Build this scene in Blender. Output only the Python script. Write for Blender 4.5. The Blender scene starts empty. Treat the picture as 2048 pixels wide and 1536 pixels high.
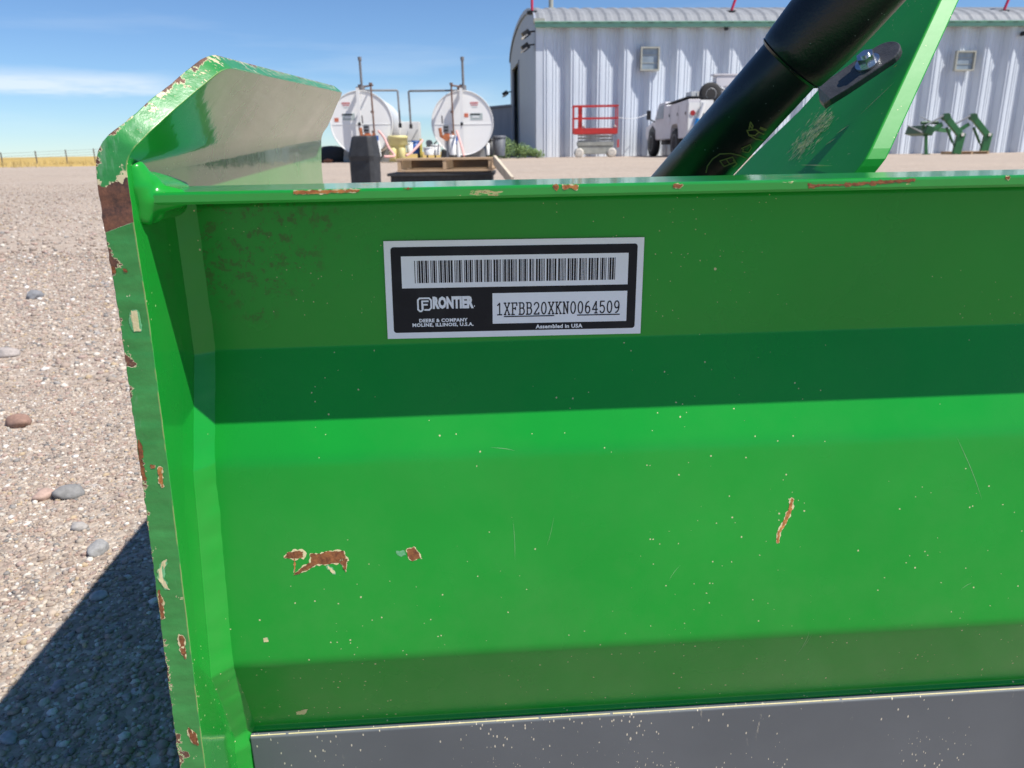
import bpy, bmesh, math, random
import numpy as np
from mathutils import Vector, Matrix, noise
random.seed(7); rng = np.random.default_rng(7)
SC = bpy.context.scene
COL = SC.collection
R = math.radians

# ------------------------------------------------------------------ camera
FPX, PITCH, ROLL, CAMH = 1540.0, R(16.85), R(0.77), 0.40
F3 = Vector((0, math.cos(PITCH), -math.sin(PITCH)))
U0 = Vector((0, math.sin(PITCH), math.cos(PITCH)))
R0 = Vector((1, 0, 0))
CR = R0*math.cos(ROLL) - U0*math.sin(ROLL)
CU = R0*math.sin(ROLL) + U0*math.cos(ROLL)
cam = bpy.data.objects.new('camera', bpy.data.cameras.new('camera'))
COL.objects.link(cam)
m = Matrix((CR, CU, -F3)).transposed().to_4x4(); m.translation = Vector((0, 0, CAMH))
cam.matrix_world = m
cam.data.sensor_width = 36; cam.data.lens = 36*FPX/2048
cam.data.clip_start = 0.02; cam.data.clip_end = 6000
cam.data.dof.use_dof = True; cam.data.dof.focus_distance = 0.42; cam.data.dof.aperture_fstop = 26
SC.camera = cam

# ------------------------------------------------------------------ sky and sun
SUN = Vector((0.575, -0.257, 1.0)).normalized()          # direction towards the sun
world = bpy.data.worlds.new('World'); SC.world = world; world.use_nodes = True
wn, wl = world.node_tree.nodes, world.node_tree.links
bg = wn['Background']
sky = wn.new('ShaderNodeTexSky'); sky.sky_type = 'NISHITA'; sky.sun_disc = False
sky.sun_elevation = math.asin(SUN.z); sky.sun_rotation = math.atan2(SUN.x, SUN.y)
sky.altitude = 1400; sky.air_density = 1.0; sky.dust_density = 0.0; sky.ozone_density = 2.5
CZ0, CZ1 = .055, .092
tc = wn.new('ShaderNodeTexCoord')
sep = wn.new('ShaderNodeSeparateXYZ'); wl.new(tc.outputs['Generated'], sep.inputs[0])
cmb = wn.new('ShaderNodeCombineXYZ')
def wm(op, a, b=None):
    n = wn.new('ShaderNodeMath'); n.operation = op
    for i, v in enumerate((a, b)):
        if v is None: continue
        if isinstance(v, (int, float)): n.inputs[i].default_value = v
        else: wl.new(v, n.inputs[i])
    return n.outputs[0]
wl.new(sep.outputs[0], cmb.inputs[0]); wl.new(sep.outputs[1], cmb.inputs[1])
wl.new(wm('MULTIPLY', sep.outputs[2], 9.0), cmb.inputs[2])   # cloud streaks lie flat over the horizon
nz = wn.new('ShaderNodeTexNoise'); nz.inputs['Scale'].default_value = 3.1; nz.inputs['Detail'].default_value = 7
nz.inputs['Roughness'].default_value = 0.55; wl.new(cmb.outputs[0], nz.inputs['Vector'])
mr = wn.new('ShaderNodeMapRange'); mr.inputs[1].default_value = 0.52; mr.inputs[2].default_value = 0.72
wl.new(nz.outputs[0], mr.inputs[0])
band = wn.new('ShaderNodeMapRange'); band.inputs[1].default_value = 0.01; band.inputs[2].default_value = 0.05
wl.new(sep.outputs[2], band.inputs[0])
band2 = wn.new('ShaderNodeMapRange'); band2.inputs[1].default_value = 0.22; band2.inputs[2].default_value = 0.09
wl.new(sep.outputs[2], band2.inputs[0])
cf = wm('MULTIPLY', wm('MULTIPLY', mr.outputs[0], band.outputs[0]), wm('MULTIPLY', band2.outputs[0], 0.75))
def wband(v, a, b, c, d):
    p_ = wn.new('ShaderNodeMapRange'); p_.interpolation_type = 'SMOOTHSTEP'; p_.inputs[1].default_value = a; p_.inputs[2].default_value = b; wl.new(v, p_.inputs[0])
    q_ = wn.new('ShaderNodeMapRange'); q_.interpolation_type = 'SMOOTHSTEP'; q_.inputs[1].default_value = d; q_.inputs[2].default_value = c; wl.new(v, q_.inputs[0])
    return wm('MULTIPLY', p_.outputs[0], q_.outputs[0])
nzs = wn.new('ShaderNodeTexNoise'); nzs.inputs['Scale'].default_value = 5.5; nzs.inputs['Detail'].default_value = 8; nzs.inputs['Roughness'].default_value = .6
mps = wn.new('ShaderNodeMapping'); mps.inputs['Scale'].default_value = (1, 1, .8); wl.new(cmb.outputs[0], mps.inputs[0]); wl.new(mps.outputs[0], nzs.inputs['Vector'])
azm = wm('DIVIDE', sep.outputs[0], wm('MAXIMUM', sep.outputs[1], .05))
wob = wm('ADD', sep.outputs[2], wm('MULTIPLY', wm('SUBTRACT', nzs.outputs[0], .5), .035))
st1 = wm('MULTIPLY', wband(wob, CZ0, CZ0+.014, CZ1-.016, CZ1), wband(azm, -1.05, -.75, -.47, -.36))
st2 = wm('MULTIPLY', wband(wob, .036, .05, .06, .085), wm('MULTIPLY', wband(azm, -.26, -.2, -.05, .02), .45))
thin = wn.new('ShaderNodeMapRange'); thin.inputs[1].default_value = .27; thin.inputs[2].default_value = .52; wl.new(nzs.outputs[0], thin.inputs[0])
cf = wm('MAXIMUM', wm('MULTIPLY', cf, .20), wm('MULTIPLY', wm('MAXIMUM', st1, st2), wm('MULTIPLY', thin.outputs[0], .65)))
cmix = wn.new('ShaderNodeMixRGB'); wl.new(cf, cmix.inputs[0]); wl.new(sky.outputs[0], cmix.inputs[1])
cmix.inputs[2].default_value = (11.6, 9.9, 8.5, 1)
hue = wn.new('ShaderNodeMixRGB'); hue.blend_type = 'MULTIPLY'; hue.inputs[0].default_value = 1; hue.inputs[2].default_value = (.76, .95, 1.17, 1)
wl.new(cmix.outputs[0], hue.inputs[1]); wl.new(hue.outputs[0], bg.inputs[0]); bg.inputs[1].default_value = 0.086
sl = bpy.data.objects.new('sun', bpy.data.lights.new('sun', 'SUN')); COL.objects.link(sl)
sl.data.energy = 5.0; sl.data.angle = R(0.53); sl.data.color = (1.0, 0.955, 0.89)
sl.rotation_euler = SUN.to_track_quat('Z', 'Y').to_euler(); sl.location = (5, -3, 10)
SC.view_settings.view_transform = 'Standard'; SC.view_settings.look = 'None'
SC.view_settings.gamma = 1; SC.view_settings.use_curve_mapping = False
SC.view_settings.exposure = 0.33
try:
    SC.cycles.max_bounces = 6; SC.cycles.caustics_reflective = False; SC.cycles.caustics_refractive = False
except Exception: pass

# ------------------------------------------------------------------ material helpers
def srgb(r, g, b):
    f = lambda c: (c/255/12.92) if c/255 <= 0.04045 else ((c/255+0.055)/1.055)**2.4
    return (f(r), f(g), f(b), 1)
class NT:
    def __init__(s, name):
        s.m = bpy.data.materials.new(name); s.m.use_nodes = True
        s.n, s.l = s.m.node_tree.nodes, s.m.node_tree.links
        s.b = s.n['Principled BSDF']; s._c = None
    def set(s, **k):
        for a, v in k.items():
            i = s.b.inputs[a.replace('_', ' ')]
            if hasattr(v, 'links') or hasattr(v, 'is_output'): s.l.new(v, i)
            else: i.default_value = v
        return s
    @property
    def co(s):
        if not s._c: s._c = s.n.new('ShaderNodeTexCoord')
        return s._c.outputs['Object']
    @property
    def uv(s):
        s.co; return s._c.outputs['UV']
    def put(s, i, v):
        if v is None: return
        if hasattr(v, 'is_output'): s.l.new(v, i)
        else: i.default_value = v
    def noise(s, scale, detail=4, rough=.5, vec=None, dist=0, out=0):
        t = s.n.new('ShaderNodeTexNoise'); t.inputs['Scale'].default_value = scale
        t.inputs['Detail'].default_value = detail; t.inputs['Roughness'].default_value = rough
        t.inputs['Distortion'].default_value = dist
        s.l.new(vec or s.co, t.inputs['Vector']); return t.outputs[out]
    def vor(s, scale, out='Distance', vec=None, feat='F1', rnd=1):
        t = s.n.new('ShaderNodeTexVoronoi'); t.feature = feat
        t.inputs['Scale'].default_value = scale; t.inputs['Randomness'].default_value = rnd
        s.l.new(vec or s.co, t.inputs['Vector']); return t.outputs[out]
    def map(s, v, a, b, c=0., d=1.):
        t = s.n.new('ShaderNodeMapRange'); s.l.new(v, t.inputs[0])
        for i, x in zip((1, 2, 3, 4), (a, b, c, d)): s.put(t.inputs[i], x)
        return t.outputs[0]
    def math(s, op, a, b=None):
        t = s.n.new('ShaderNodeMath'); t.operation = op; s.put(t.inputs[0], a); s.put(t.inputs[1], b); return t.outputs[0]
    def mix(s, f, a, b, mode='MIX'):
        t = s.n.new('ShaderNodeMixRGB'); t.blend_type = mode
        s.put(t.inputs[0], f); s.put(t.inputs[1], a); s.put(t.inputs[2], b); return t.outputs[0]
    def xyz(s, v=None):
        t = s.n.new('ShaderNodeSeparateXYZ'); s.l.new(v or s.co, t.inputs[0]); return t.outputs
    def scl(s, sx, sy, sz, v=None, rot=(0, 0, 0)):
        t = s.n.new('ShaderNodeMapping'); s.l.new(v or s.co, t.inputs[0]); t.inputs['Scale'].default_value = (sx, sy, sz)
        t.inputs['Rotation'].default_value = rot; return t.outputs[0]
    def bump(s, h, strength=.3, dist=.001, nrm=None):
        t = s.n.new('ShaderNodeBump'); t.inputs['Strength'].default_value = strength; t.inputs['Distance'].default_value = dist
        s.l.new(h, t.inputs['Height'])
        if nrm: s.l.new(nrm, t.inputs['Normal'])
        return t.outputs[0]
    def attr(s, name, out='Color'):
        t = s.n.new('ShaderNodeAttribute'); t.attribute_name = name; return t.outputs[out]
def plain(name, col, rough=.6, metal=0., var=.12, scale=6., dirt=None, bump=0, spec=.5):
    t = NT(name); n = t.noise(scale, 5, .6)
    c = t.mix(t.map(n, .3, .7, 0, 1), tuple(x*(1-var) for x in col[:3])+(1,), tuple(min(1, x*(1+var)) for x in col[:3])+(1,))
    if dirt: c = t.mix(t.map(t.noise(scale*.6, 6, .65), .5, .72, 0, .7), c, dirt)
    t.set(Base_Color=c, Roughness=rough, Metallic=metal)
    t.b.inputs['Specular IOR Level'].default_value = spec
    if bump: t.set(Normal=t.bump(t.noise(scale*8, 4), bump, .002))
    return t.m
GREEN = (0.008, 0.285, 0.028, 1)
GREEN_D = (0.030, 0.200, 0.052, 1)
CREAM = (0.62, 0.55, 0.33, 1); RUST = (0.19, 0.062, 0.022, 1); RUSTO = (0.45, 0.17, 0.04, 1)

def green_paint(name, specks=1.0, dust=0.0, dirty_corner=False, coat=.8):
    t = NT(name); co = t.co
    base = t.mix(t.map(t.noise(9, 3), .3, .7), tuple(c*.93 for c in GREEN[:3])+(1,), tuple(min(1, c*1.07) for c in GREEN[:3])+(1,))
    # chips: cream flecks of random size, thick in some places and absent in others
    dens = t.math('ADD', t.math('MULTIPLY', t.map(t.noise(9, 4, .6), .42, .72), .9), t.math('MULTIPLY', t.map(t.xyz()[2], .24, .15), .35))
    def fleck(scale, rad, keep):
        d = t.vor(scale); c = t.vor(scale, 'Color'); k = t.xyz(c)
        w = t.noise(scale*2.6, 3, .7)
        dd = t.math('ADD', d, t.math('MULTIPLY', t.math('SUBTRACT', w, .5), .42))
        on = t.math('GREATER_THAN', t.math('ADD', k[0], t.math('MULTIPLY', dens, .22)), keep)
        sz = t.math('MULTIPLY', k[1], rad)
        return t.math('MULTIPLY', on, t.math('LESS_THAN', dd, sz))
    f = t.math('MAXIMUM', fleck(230, .15, 1.16-.05*specks), fleck(620, .30, 1.10-.06*specks))
    if dust:
        film = t.math('MULTIPLY', t.map(t.noise(30, 6, .7), .45, .8), dust)
        base = t.mix(film, base, (.30, .30, .18, 1))
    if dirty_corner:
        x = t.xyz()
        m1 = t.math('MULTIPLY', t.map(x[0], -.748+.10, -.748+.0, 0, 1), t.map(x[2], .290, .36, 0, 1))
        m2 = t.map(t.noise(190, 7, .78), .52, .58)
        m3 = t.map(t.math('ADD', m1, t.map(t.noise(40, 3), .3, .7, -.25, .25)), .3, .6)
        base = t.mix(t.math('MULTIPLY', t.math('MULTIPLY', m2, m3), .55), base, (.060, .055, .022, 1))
    col = t.mix(t.math('MULTIPLY', f, .85), base, CREAM)
    # a thin uneven film of dust, thicker low down
    film = t.math('MULTIPLY', t.map(t.noise(16, 6, .7), .40, .75), t.map(t.xyz()[2], .26, .10, .03, .10))
    col = t.mix(film, col, (.34, .33, .22, 1))
    t.set(Base_Color=col, Roughness=t.mix(f, t.map(t.noise(20, 4), .3, .7, .20, .30), (.7, .7, .7, 1)))
    t.b.inputs['Coat Weight'].default_value = coat; t.b.inputs['Coat Roughness'].default_value = .05; t.b.inputs['Coat IOR'].default_value = 1.55
    nb = t.bump(t.noise(260, 3), .05, .0006)
    nb = t.bump(t.noise(13, 3), .16, .003, nb)
    nb = t.bump(f, -.35, .0003, nb)
    t.set(Normal=nb)
    cn = nb; t.l.new(cn, t.b.inputs['Coat Normal'])
    return t.m
M = {}
M['paint'] = green_paint('green_gloss_paint', 1.0, .0, True, .0)
M['paint_plate'] = green_paint('green_gloss_paint_plate', .9, .03)
M['paint_tower'] = None
M['paint_weld'] = green_paint('green_paint_weld', 1.8, .03, False, .1)
M['paint_tower'] = green_paint('green_paint_tower', .7, .02, False, .0)

def edge_paint():
    # worn flame-cut edge; UV.x runs across the thickness (0 inner, 1 outer), UV.y is the height along the edge in metres
    t = NT('worn_green_edge'); uv = t.xyz(t.uv); u, v = uv[0], uv[1]
    st = t.noise(60, 6, .68, t.scl(1, 1, 2.2, None, (0, .4, 0)))
    base = t.mix(t.map(st, .3, .7), (.020, .205, .038, 1), (.042, .285, .064, 1))
    scr = t.math('MULTIPLY', t.map(t.noise(90, 5, .7, t.scl(1, 1, .22, None, (.2, .5, 0))), .60, .68), .40)
    base = t.mix(scr, base, (.22, .40, .24, 1))
    upper = t.map(v, -.02, .03)                        # the wing's edge is knocked about most
    outer = t.map(u, .25, 1.0)
    n1 = t.noise(210, 6, .66)
    thr = t.math('SUBTRACT', .735, t.math('ADD', t.math('MULTIPLY', upper, .14), t.math('MULTIPLY', outer, .09)))
    cream = t.map(t.math('SUBTRACT', n1, thr), 0, .012)
    n2 = t.noise(95, 6, .68)
    thr2 = t.math('SUBTRACT', .70, t.math('ADD', t.math('MULTIPLY', upper, .03), t.math('MULTIPLY', t.map(u, .55, 1.05), .19)))
    rust = t.map(t.math('SUBTRACT', n2, thr2), 0, .01)
    halo = t.map(t.math('SUBTRACT', n2, t.math('SUBTRACT', thr2, .018)), 0, .008)
    lo = t.math('ADD', -.0335, t.math('MULTIPLY', u, -.0)); 
    wob = t.math('MULTIPLY', t.math('SUBTRACT', t.noise(110, 5, .65), .5), .022)
    vv = t.math('ADD', v, wob)
    bare = t.math('MULTIPLY', t.math('LESS_THAN', vv, -.0075), t.math('GREATER_THAN', t.math('ADD', v, t.math('MULTIPLY', u, .004)), -.0235))
    barehalo = t.math('MULTIPLY', t.math('LESS_THAN', t.math('SUBTRACT', vv, .0028), -.0075), t.math('GREATER_THAN', v, -.022))
    bh = t.math('MULTIPLY', barehalo, t.map(t.noise(200, 4), .46, .5))
    col = t.mix(t.math('MAXIMUM', t.math('MAXIMUM', cream, halo), bh), base, CREAM)
    rc = t.mix(t.map(t.noise(130, 7, .8), .38, .64), (.040, .020, .016, 1), (.21, .085, .045, 1))
    rc = t.mix(t.math('MULTIPLY', t.map(t.noise(330, 4, .7), .60, .66), t.map(t.noise(60, 3), .5, .62)), rc, (.50, .46, .36, 1))
    # a cream line is left where paint ends along the inner arris
    arr = t.math('MULTIPLY', t.math('LESS_THAN', u, .05), t.map(t.noise(70, 4), .42, .5))
    col = t.mix(t.math('MULTIPLY', arr, .6), col, (.30, .34, .12, 1))
    allr = t.math('MAXIMUM', rust, bare)
    col = t.mix(allr, col, rc)
    t.set(Base_Color=col, Roughness=t.mix(allr, (.34, .34, .34, 1), (.72, .72, .72, 1)))
    t.b.inputs['Coat Weight'].default_value = .25; t.b.inputs['Coat Roughness'].default_value = .2
    h = t.math('SUBTRACT', t.math('MULTIPLY', t.noise(150, 6, .65), .5), t.math('MULTIPLY', t.math('MAXIMUM', allr, cream), .5))
    t.set(Normal=t.bump(h, .55, .0012))
    return t.m
M['paint'].node_tree.nodes['Principled BSDF'].inputs['Specular IOR Level'].default_value = .30
M['paint_weld'].node_tree.nodes['Principled BSDF'].inputs['Specular IOR Level'].default_value = .3
M['paint_tower'].node_tree.nodes['Principled BSDF'].inputs['Specular IOR Level'].default_value = .22
pb_ = M['paint_tower'].node_tree.nodes['Principled BSDF']
for l_ in list(pb_.inputs['Roughness'].links): M['paint_tower'].node_tree.links.remove(l_)
pb_.inputs['Roughness'].default_value = .42
M['edge'] = edge_paint()

def lip_paint():
    t = NT('worn_green_lip'); x = t.xyz()
    base = t.mix(t.map(t.noise(30, 4), .3, .7), tuple(c*.85 for c in GREEN[:3])+(1,), tuple(c*1.0 for c in GREEN[:3])+(1,))
    n = t.noise(75, 6, .66, t.scl(.45, 1, 1.4)); big = t.noise(7, 2)
    thr = t.map(big, .35, .7, .74, .60)
    halo = t.map(t.math('SUBTRACT', n, t.math('SUBTRACT', thr, .025)), 0, .012)
    rust = t.map(t.math('SUBTRACT', n, thr), 0, .01)
    col = t.mix(halo, base, (.42, .40, .17, 1)); rc = t.mix(t.map(t.noise(230, 4), .35, .65), (.13, .045, .02, 1), (.42, .16, .04, 1))
    col = t.mix(rust, col, rc)
    t.set(Base_Color=col, Roughness=t.mix(rust, (.28, .28, .28, 1), (.75, .75, .75, 1)))
    t.b.inputs['Coat Weight'].default_value = .7; t.b.inputs['Coat Roughness'].default_value = .1
    t.set(Normal=t.bump(t.math('SUBTRACT', t.math('MULTIPLY', t.noise(120, 4), .3), t.math('MULTIPLY', halo, .5)), .35, .0006))
    return t.m
M['lip'] = lip_paint()
def chip_mat(name, a, b, s, rough=.8):
    t = NT(name); c = t.mix(t.map(t.noise(s, 6, .7), .35, .68), a, b)
    t.set(Base_Color=c, Roughness=rough, Normal=t.bump(t.noise(s*2, 4), .5, .0004)); return t.m
M['rust'] = chip_mat('rust_in_chip', (.13, .040, .016, 1), (.33, .125, .04, 1), 420)
M['rust_orange'] = chip_mat('orange_rust', (.25, .07, .02, 1), (.58, .26, .07, 1), 300)
M['primer'] = chip_mat('cream_primer', (.55, .50, .25, 1), (.72, .62, .38, 1), 300)
M['scratch'] = chip_mat('pale_scratch', (.16, .42, .16, 1), (.30, .52, .25, 1), 200, .5)
M['mint'] = chip_mat('scuffed_green', (.06, .34, .12, 1), (.20, .46, .24, 1), 300)
def cutting():
    t = NT('grey_cutting_edge_paint')
    base = t.mix(t.map(t.noise(12, 4), .3, .7), (.098, .110, .123, 1), (.125, .138, .152, 1))
    dens = t.map(t.noise(22, 4, .6, t.scl(1, 1, .45)), .42, .68)
    def fl(scale, rad, keep, v=None):
        d = t.vor(scale, vec=v); k = t.xyz(t.vor(scale, 'Color', v))
        dd = t.math('ADD', d, t.math('MULTIPLY', t.math('SUBTRACT', t.noise(scale*2.4, 2), .5), .3))
        return t.math('MULTIPLY', t.math('GREATER_THAN', t.math('ADD', k[0], t.math('MULTIPLY', dens, .5)), keep), t.math('LESS_THAN', dd, t.math('MULTIPLY', k[1], rad)))
    st = t.scl(1, 1, .45)
    f = t.math('MAXIMUM', fl(900, .38, 1.04, st), fl(420, .24, 1.26, st))
    run = t.math('MULTIPLY', t.map(t.noise(230, 4, .7, t.scl(1, 1, .25)), .62, .70), t.map(t.noise(35, 3, .5, t.scl(1, 1, .35)), .58, .66))
    f = t.math('MAXIMUM', f, t.math('MULTIPLY', run, .7))
    t.set(Base_Color=t.mix(f, base, (.60, .54, .42, 1)), Roughness=.55, Normal=t.bump(t.noise(300, 3), .08, .0005))
    return t.m
M['cutting'] = cutting()

# ------------------------------------------------------------------ mesh helpers
def tag(o, label=None, cat=None, group=None, kind=None):
    for k, v in (('label', label), ('category', cat), ('group', group), ('kind', kind)):
        if v: o[k] = v
    return o
def empty(name, loc, rz=0, **k):
    o = bpy.data.objects.new(name, None); COL.objects.link(o); o.location = loc; o.rotation_euler.z = rz
    o.empty_display_size = .1
    return tag(o, **k)
class MB:
    def __init__(s): s.v = []; s.f = []; s.mi = []; s.sm = []; s.uv = {}
    def add(s, vs, fs, mi=0, smooth=False):
        o = len(s.v); s.v += [tuple(v) for v in vs]
        for f in fs: s.f.append(tuple(i+o for i in f)); s.mi.append(mi); s.sm.append(smooth)
        return o
    def box(s, c, d, rot=None, mi=0, bev=0):
        x, y, z = (q/2 for q in d)
        bm = bmesh.new(); bmesh.ops.create_cube(bm, size=1)
        for v in bm.verts: v.co = Vector((v.co.x*d[0], v.co.y*d[1], v.co.z*d[2]))
        if bev: bmesh.ops.bevel(bm, geom=list(bm.edges), offset=bev, segments=2, affect='EDGES')
        M4 = rot if rot is not None else Matrix.Identity(3)
        if isinstance(M4, (tuple, list)):
            from mathutils import Euler
            M4 = Euler(M4).to_matrix()
        vs = [M4 @ v.co + Vector(c) for v in bm.verts]
        s.add(vs, [[v.index for v in f.verts] for f in bm.faces], mi); bm.free(); return s
    def prism(s, pts, axis, a, b, mi=0):
        """polygon pts (two coordinates) extruded along axis from a to b"""
        def mk(p, h): return {'x': (h, p[0], p[1]), 'y': (p[0], h, p[1]), 'z': (p[0], p[1], h)}[axis]
        n = len(pts); vs = [mk(p, a) for p in pts]+[mk(p, b) for p in pts]
        s.add(vs, [tuple(range(n))[::-1], tuple(range(n, 2*n))]+[(i, (i+1) % n, (i+1) % n+n, i+n) for i in range(n)], mi); return s
    def tube(s, pts, r, n=10, caps=True, mi=0, smooth=True):
        pts = [Vector(p) for p in pts]; rs = r if isinstance(r, (list, tuple)) else [r]*len(pts)
        vs = []; up = None
        for i, p in enumerate(pts):
            d = (pts[min(i+1, len(pts)-1)]-pts[max(i-1, 0)]).normalized()
            if up is None: up = Vector((0, 0, 1)) if abs(d.z) < .9 else Vector((1, 0, 0))
            a = d.cross(up).normalized(); b = a.cross(d).normalized(); up = b
            vs += [p+(a*math.cos(2*math.pi*k/n)+b*math.sin(2*math.pi*k/n))*rs[i] for k in range(n)]
        fs = [(i*n+k, i*n+(k+1) % n, (i+1)*n+(k+1) % n, (i+1)*n+k) for i in range(len(pts)-1) for k in range(n)]
        s.add(vs, fs, mi, smooth)
        if caps:
            s.add(vs[:n], [tuple(range(n))[::-1]], mi); s.add(vs[-n:], [tuple(range(n))], mi)
        return s
    def build(s, name, mats, parent=None, bevel=0, fix=True, loc=None):
        me = bpy.data.meshes.new(name); me.from_pydata(s.v, [], s.f)
        for mt in (mats if isinstance(mats, (list, tuple)) else [mats]): me.materials.append(mt)
        me.polygons.foreach_set('material_index', s.mi); me.polygons.foreach_set('use_smooth', s.sm)
        if fix:
            bm = bmesh.new(); bm.from_mesh(me); bmesh.ops.recalc_face_normals(bm, faces=bm.faces); bm.to_mesh(me); bm.free()
        me.update()
        o = bpy.data.objects.new(name, me); COL.objects.link(o)
        if parent: o.parent = parent
        if loc: o.location = loc
        if bevel:
            md = o.modifiers.new('bevel', 'BEVEL'); md.width = bevel; md.segments = 2; md.limit_method = 'ANGLE'; md.angle_limit = R(40)
        return o
def lathe(mb, prof, c=(0, 0, 0), n=24, axis='z', mi=0):
    vs = []
    for r, h in prof:
        for k in range(n):
            a = 2*math.pi*k/n; p = {'z': (r*math.cos(a), r*math.sin(a), h), 'y': (r*math.cos(a), h, r*math.sin(a)), 'x': (h, r*math.cos(a), r*math.sin(a))}[axis]
            vs.append((p[0]+c[0], p[1]+c[1], p[2]+c[2]))
    mb.add(vs, [(i*n+k, i*n+(k+1) % n, (i+1)*n+(k+1) % n, (i+1)*n+k) for i in range(len(prof)-1) for k in range(n)], mi, True)
    mb.add(vs[:n], [tuple(range(n))[::-1]], mi); mb.add(vs[-n:], [tuple(range(n))], mi)
    return mb
def at(px, py, Y):
    """the point of the yard lying Y metres ahead, on a surveyed sight line"""
    r = F3 + CR*((px-1024)/FPX) + CU*((768-py)/FPX)  # camera ray taken from a pixel position in the image
    return Vector((0, 0, CAMH)) + r*(Y/r.y)
def sstep(a, b, x):
    t = max(0, min(1, (x-a)/(b-a))); return t*t*(3-2*t)
def gz(X, Y):
    return .12*sstep(7, 26, Y)*(1-.55*sstep(8, 18, X))
def text_mesh(txt, size, bold=0, sx=1.0, spacing=1.0, align='LEFT', res=2, shear=0):
    cu = bpy.data.curves.new('lettering', 'FONT'); cu.body = txt; cu.size = size; cu.offset = bold; cu.space_character = spacing
    cu.align_x = align; cu.resolution_u = res; cu.shear = shear
    o = bpy.data.objects.new('lettering', cu); COL.objects.link(o)
    bpy.context.view_layer.update()
    me = bpy.data.meshes.new_from_object(o.evaluated_get(bpy.context.evaluated_depsgraph_get()))
    bpy.data.objects.remove(o); bpy.data.curves.remove(cu)
    vs = [(v.co.x*sx, v.co.y) for v in me.vertices]; fs = [tuple(p.vertices) for p in me.polygons]
    bpy.data.meshes.remove(me); return vs, fs

# ------------------------------------------------------------------ ground
def gravel_ground():
    t = NT('pale_gravel_ground'); co = t.co
    fine = t.vor(150, 'Color'); fv = t.xyz(fine)
    d1 = t.vor(150); d2 = t.vor(38); c2 = t.xyz(t.vor(38, 'Color'))
    sand = t.mix(t.map(t.noise(2.2, 6, .6), .35, .65), (.38, .315, .255, 1), (.49, .415, .34, 1))
    cr = t.n.new('ShaderNodeValToRGB'); t.l.new(fv[0], cr.inputs[0]); e = cr.color_ramp.elements
    e[0].position = 0; e[0].color = (.18, .16, .145, 1); e[1].position = 1; e[1].color = (.68, .61, .53, 1)
    for p, c in ((.2, (.34, .25, .20, 1)), (.45, (.45, .36, .285, 1)), (.7, (.40, .315, .25, 1)), (.85, (.54, .45, .36, 1))):
        q = e.new(p); q.color = c
    col = t.mix(.62, sand, cr.outputs[0])
    # pebbles two to three centimetres wide, scattered
    pm = t.math('MULTIPLY', t.math('GREATER_THAN', c2[0], .72), t.math('LESS_THAN', d2, t.map(c2[1], 0, 1, .15, .42)))
    cr2 = t.n.new('ShaderNodeValToRGB'); t.l.new(c2[2], cr2.inputs[0]); e = cr2.color_ramp.elements
    e[0].color = (.20, .18, .17, 1); e[1].color = (.80, .74, .66, 1); q = e.new(.4); q.color = (.52, .37, .27, 1); q = e.new(.75); q.color = (.36, .31, .28, 1)
    col = t.mix(pm, col, cr2.outputs[0])
    xyz = t.xyz()
    # wheel tracks and sweeps: long low bands of finer, darker grit
    tr = t.noise(.9, 4, .55, t.scl(.35, 2.3, 1, None, (0, 0, .15)))
    col = t.mix(t.map(tr, .55, .70, 0, .42), col, (.26, .215, .185, 1), 'MIX')
    big = t.noise(.25, 4, .6, t.scl(.4, 1.5, 1)); col = t.mix(t.map(big, .4, .7, 0, .30), col, (.56, .45, .35, 1))
    sp = t.noise(11, 5, .75); col = t.mix(t.map(sp, .40, .70, 0, .45), col, (.25, .205, .17, 1))
    sp2 = t.noise(26, 4, .8, t.scl(1, .6, 1)); col = t.mix(t.map(sp2, .52, .68, 0, .5), col, (.66, .58, .49, 1))
    t.set(Base_Color=col, Roughness=.95); t.b.inputs['Specular IOR Level'].default_value = .15
    h = t.math('ADD', t.math('MULTIPLY', d1, -.5), t.math('MULTIPLY', t.math('MULTIPLY', pm, t.math('SUBTRACT', .5, d2)), 2.5))
    t.set(Normal=t.bump(h, .9, .006, t.bump(t.noise(4, 5), .35, .05)))
    return t.m
M['gravel'] = gravel_ground()
xs = np.unique(np.concatenate([np.linspace(-260, -30, 12), np.linspace(-30, 40, 60), np.linspace(40, 260, 10)]))
ys = np.unique(np.concatenate([np.linspace(-260, -6, 12), np.linspace(-6, 40, 80), np.linspace(40, 200, 10)]))
mb = MB(); nx = len(xs)
vs = []
for y in ys:
    for x in xs:
        z = gz(x, y) + (noise.noise(Vector((x*.5, y*.5, 0)))*.012 if abs(x) < 50 and y < 60 else 0)
        if y > 0 and y < 2.8 and abs(x) < 3: z = 0
        vs.append((x, y, z))
mb.add(vs, [(j*nx+i, j*nx+i+1, (j+1)*nx+i+1, (j+1)*nx+i) for j in range(len(ys)-1) for i in range(nx-1)], 0, True)
o = mb.build('ground', M['gravel']); tag(o, 'pale pinkish gravel yard surface', kind='structure')

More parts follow.
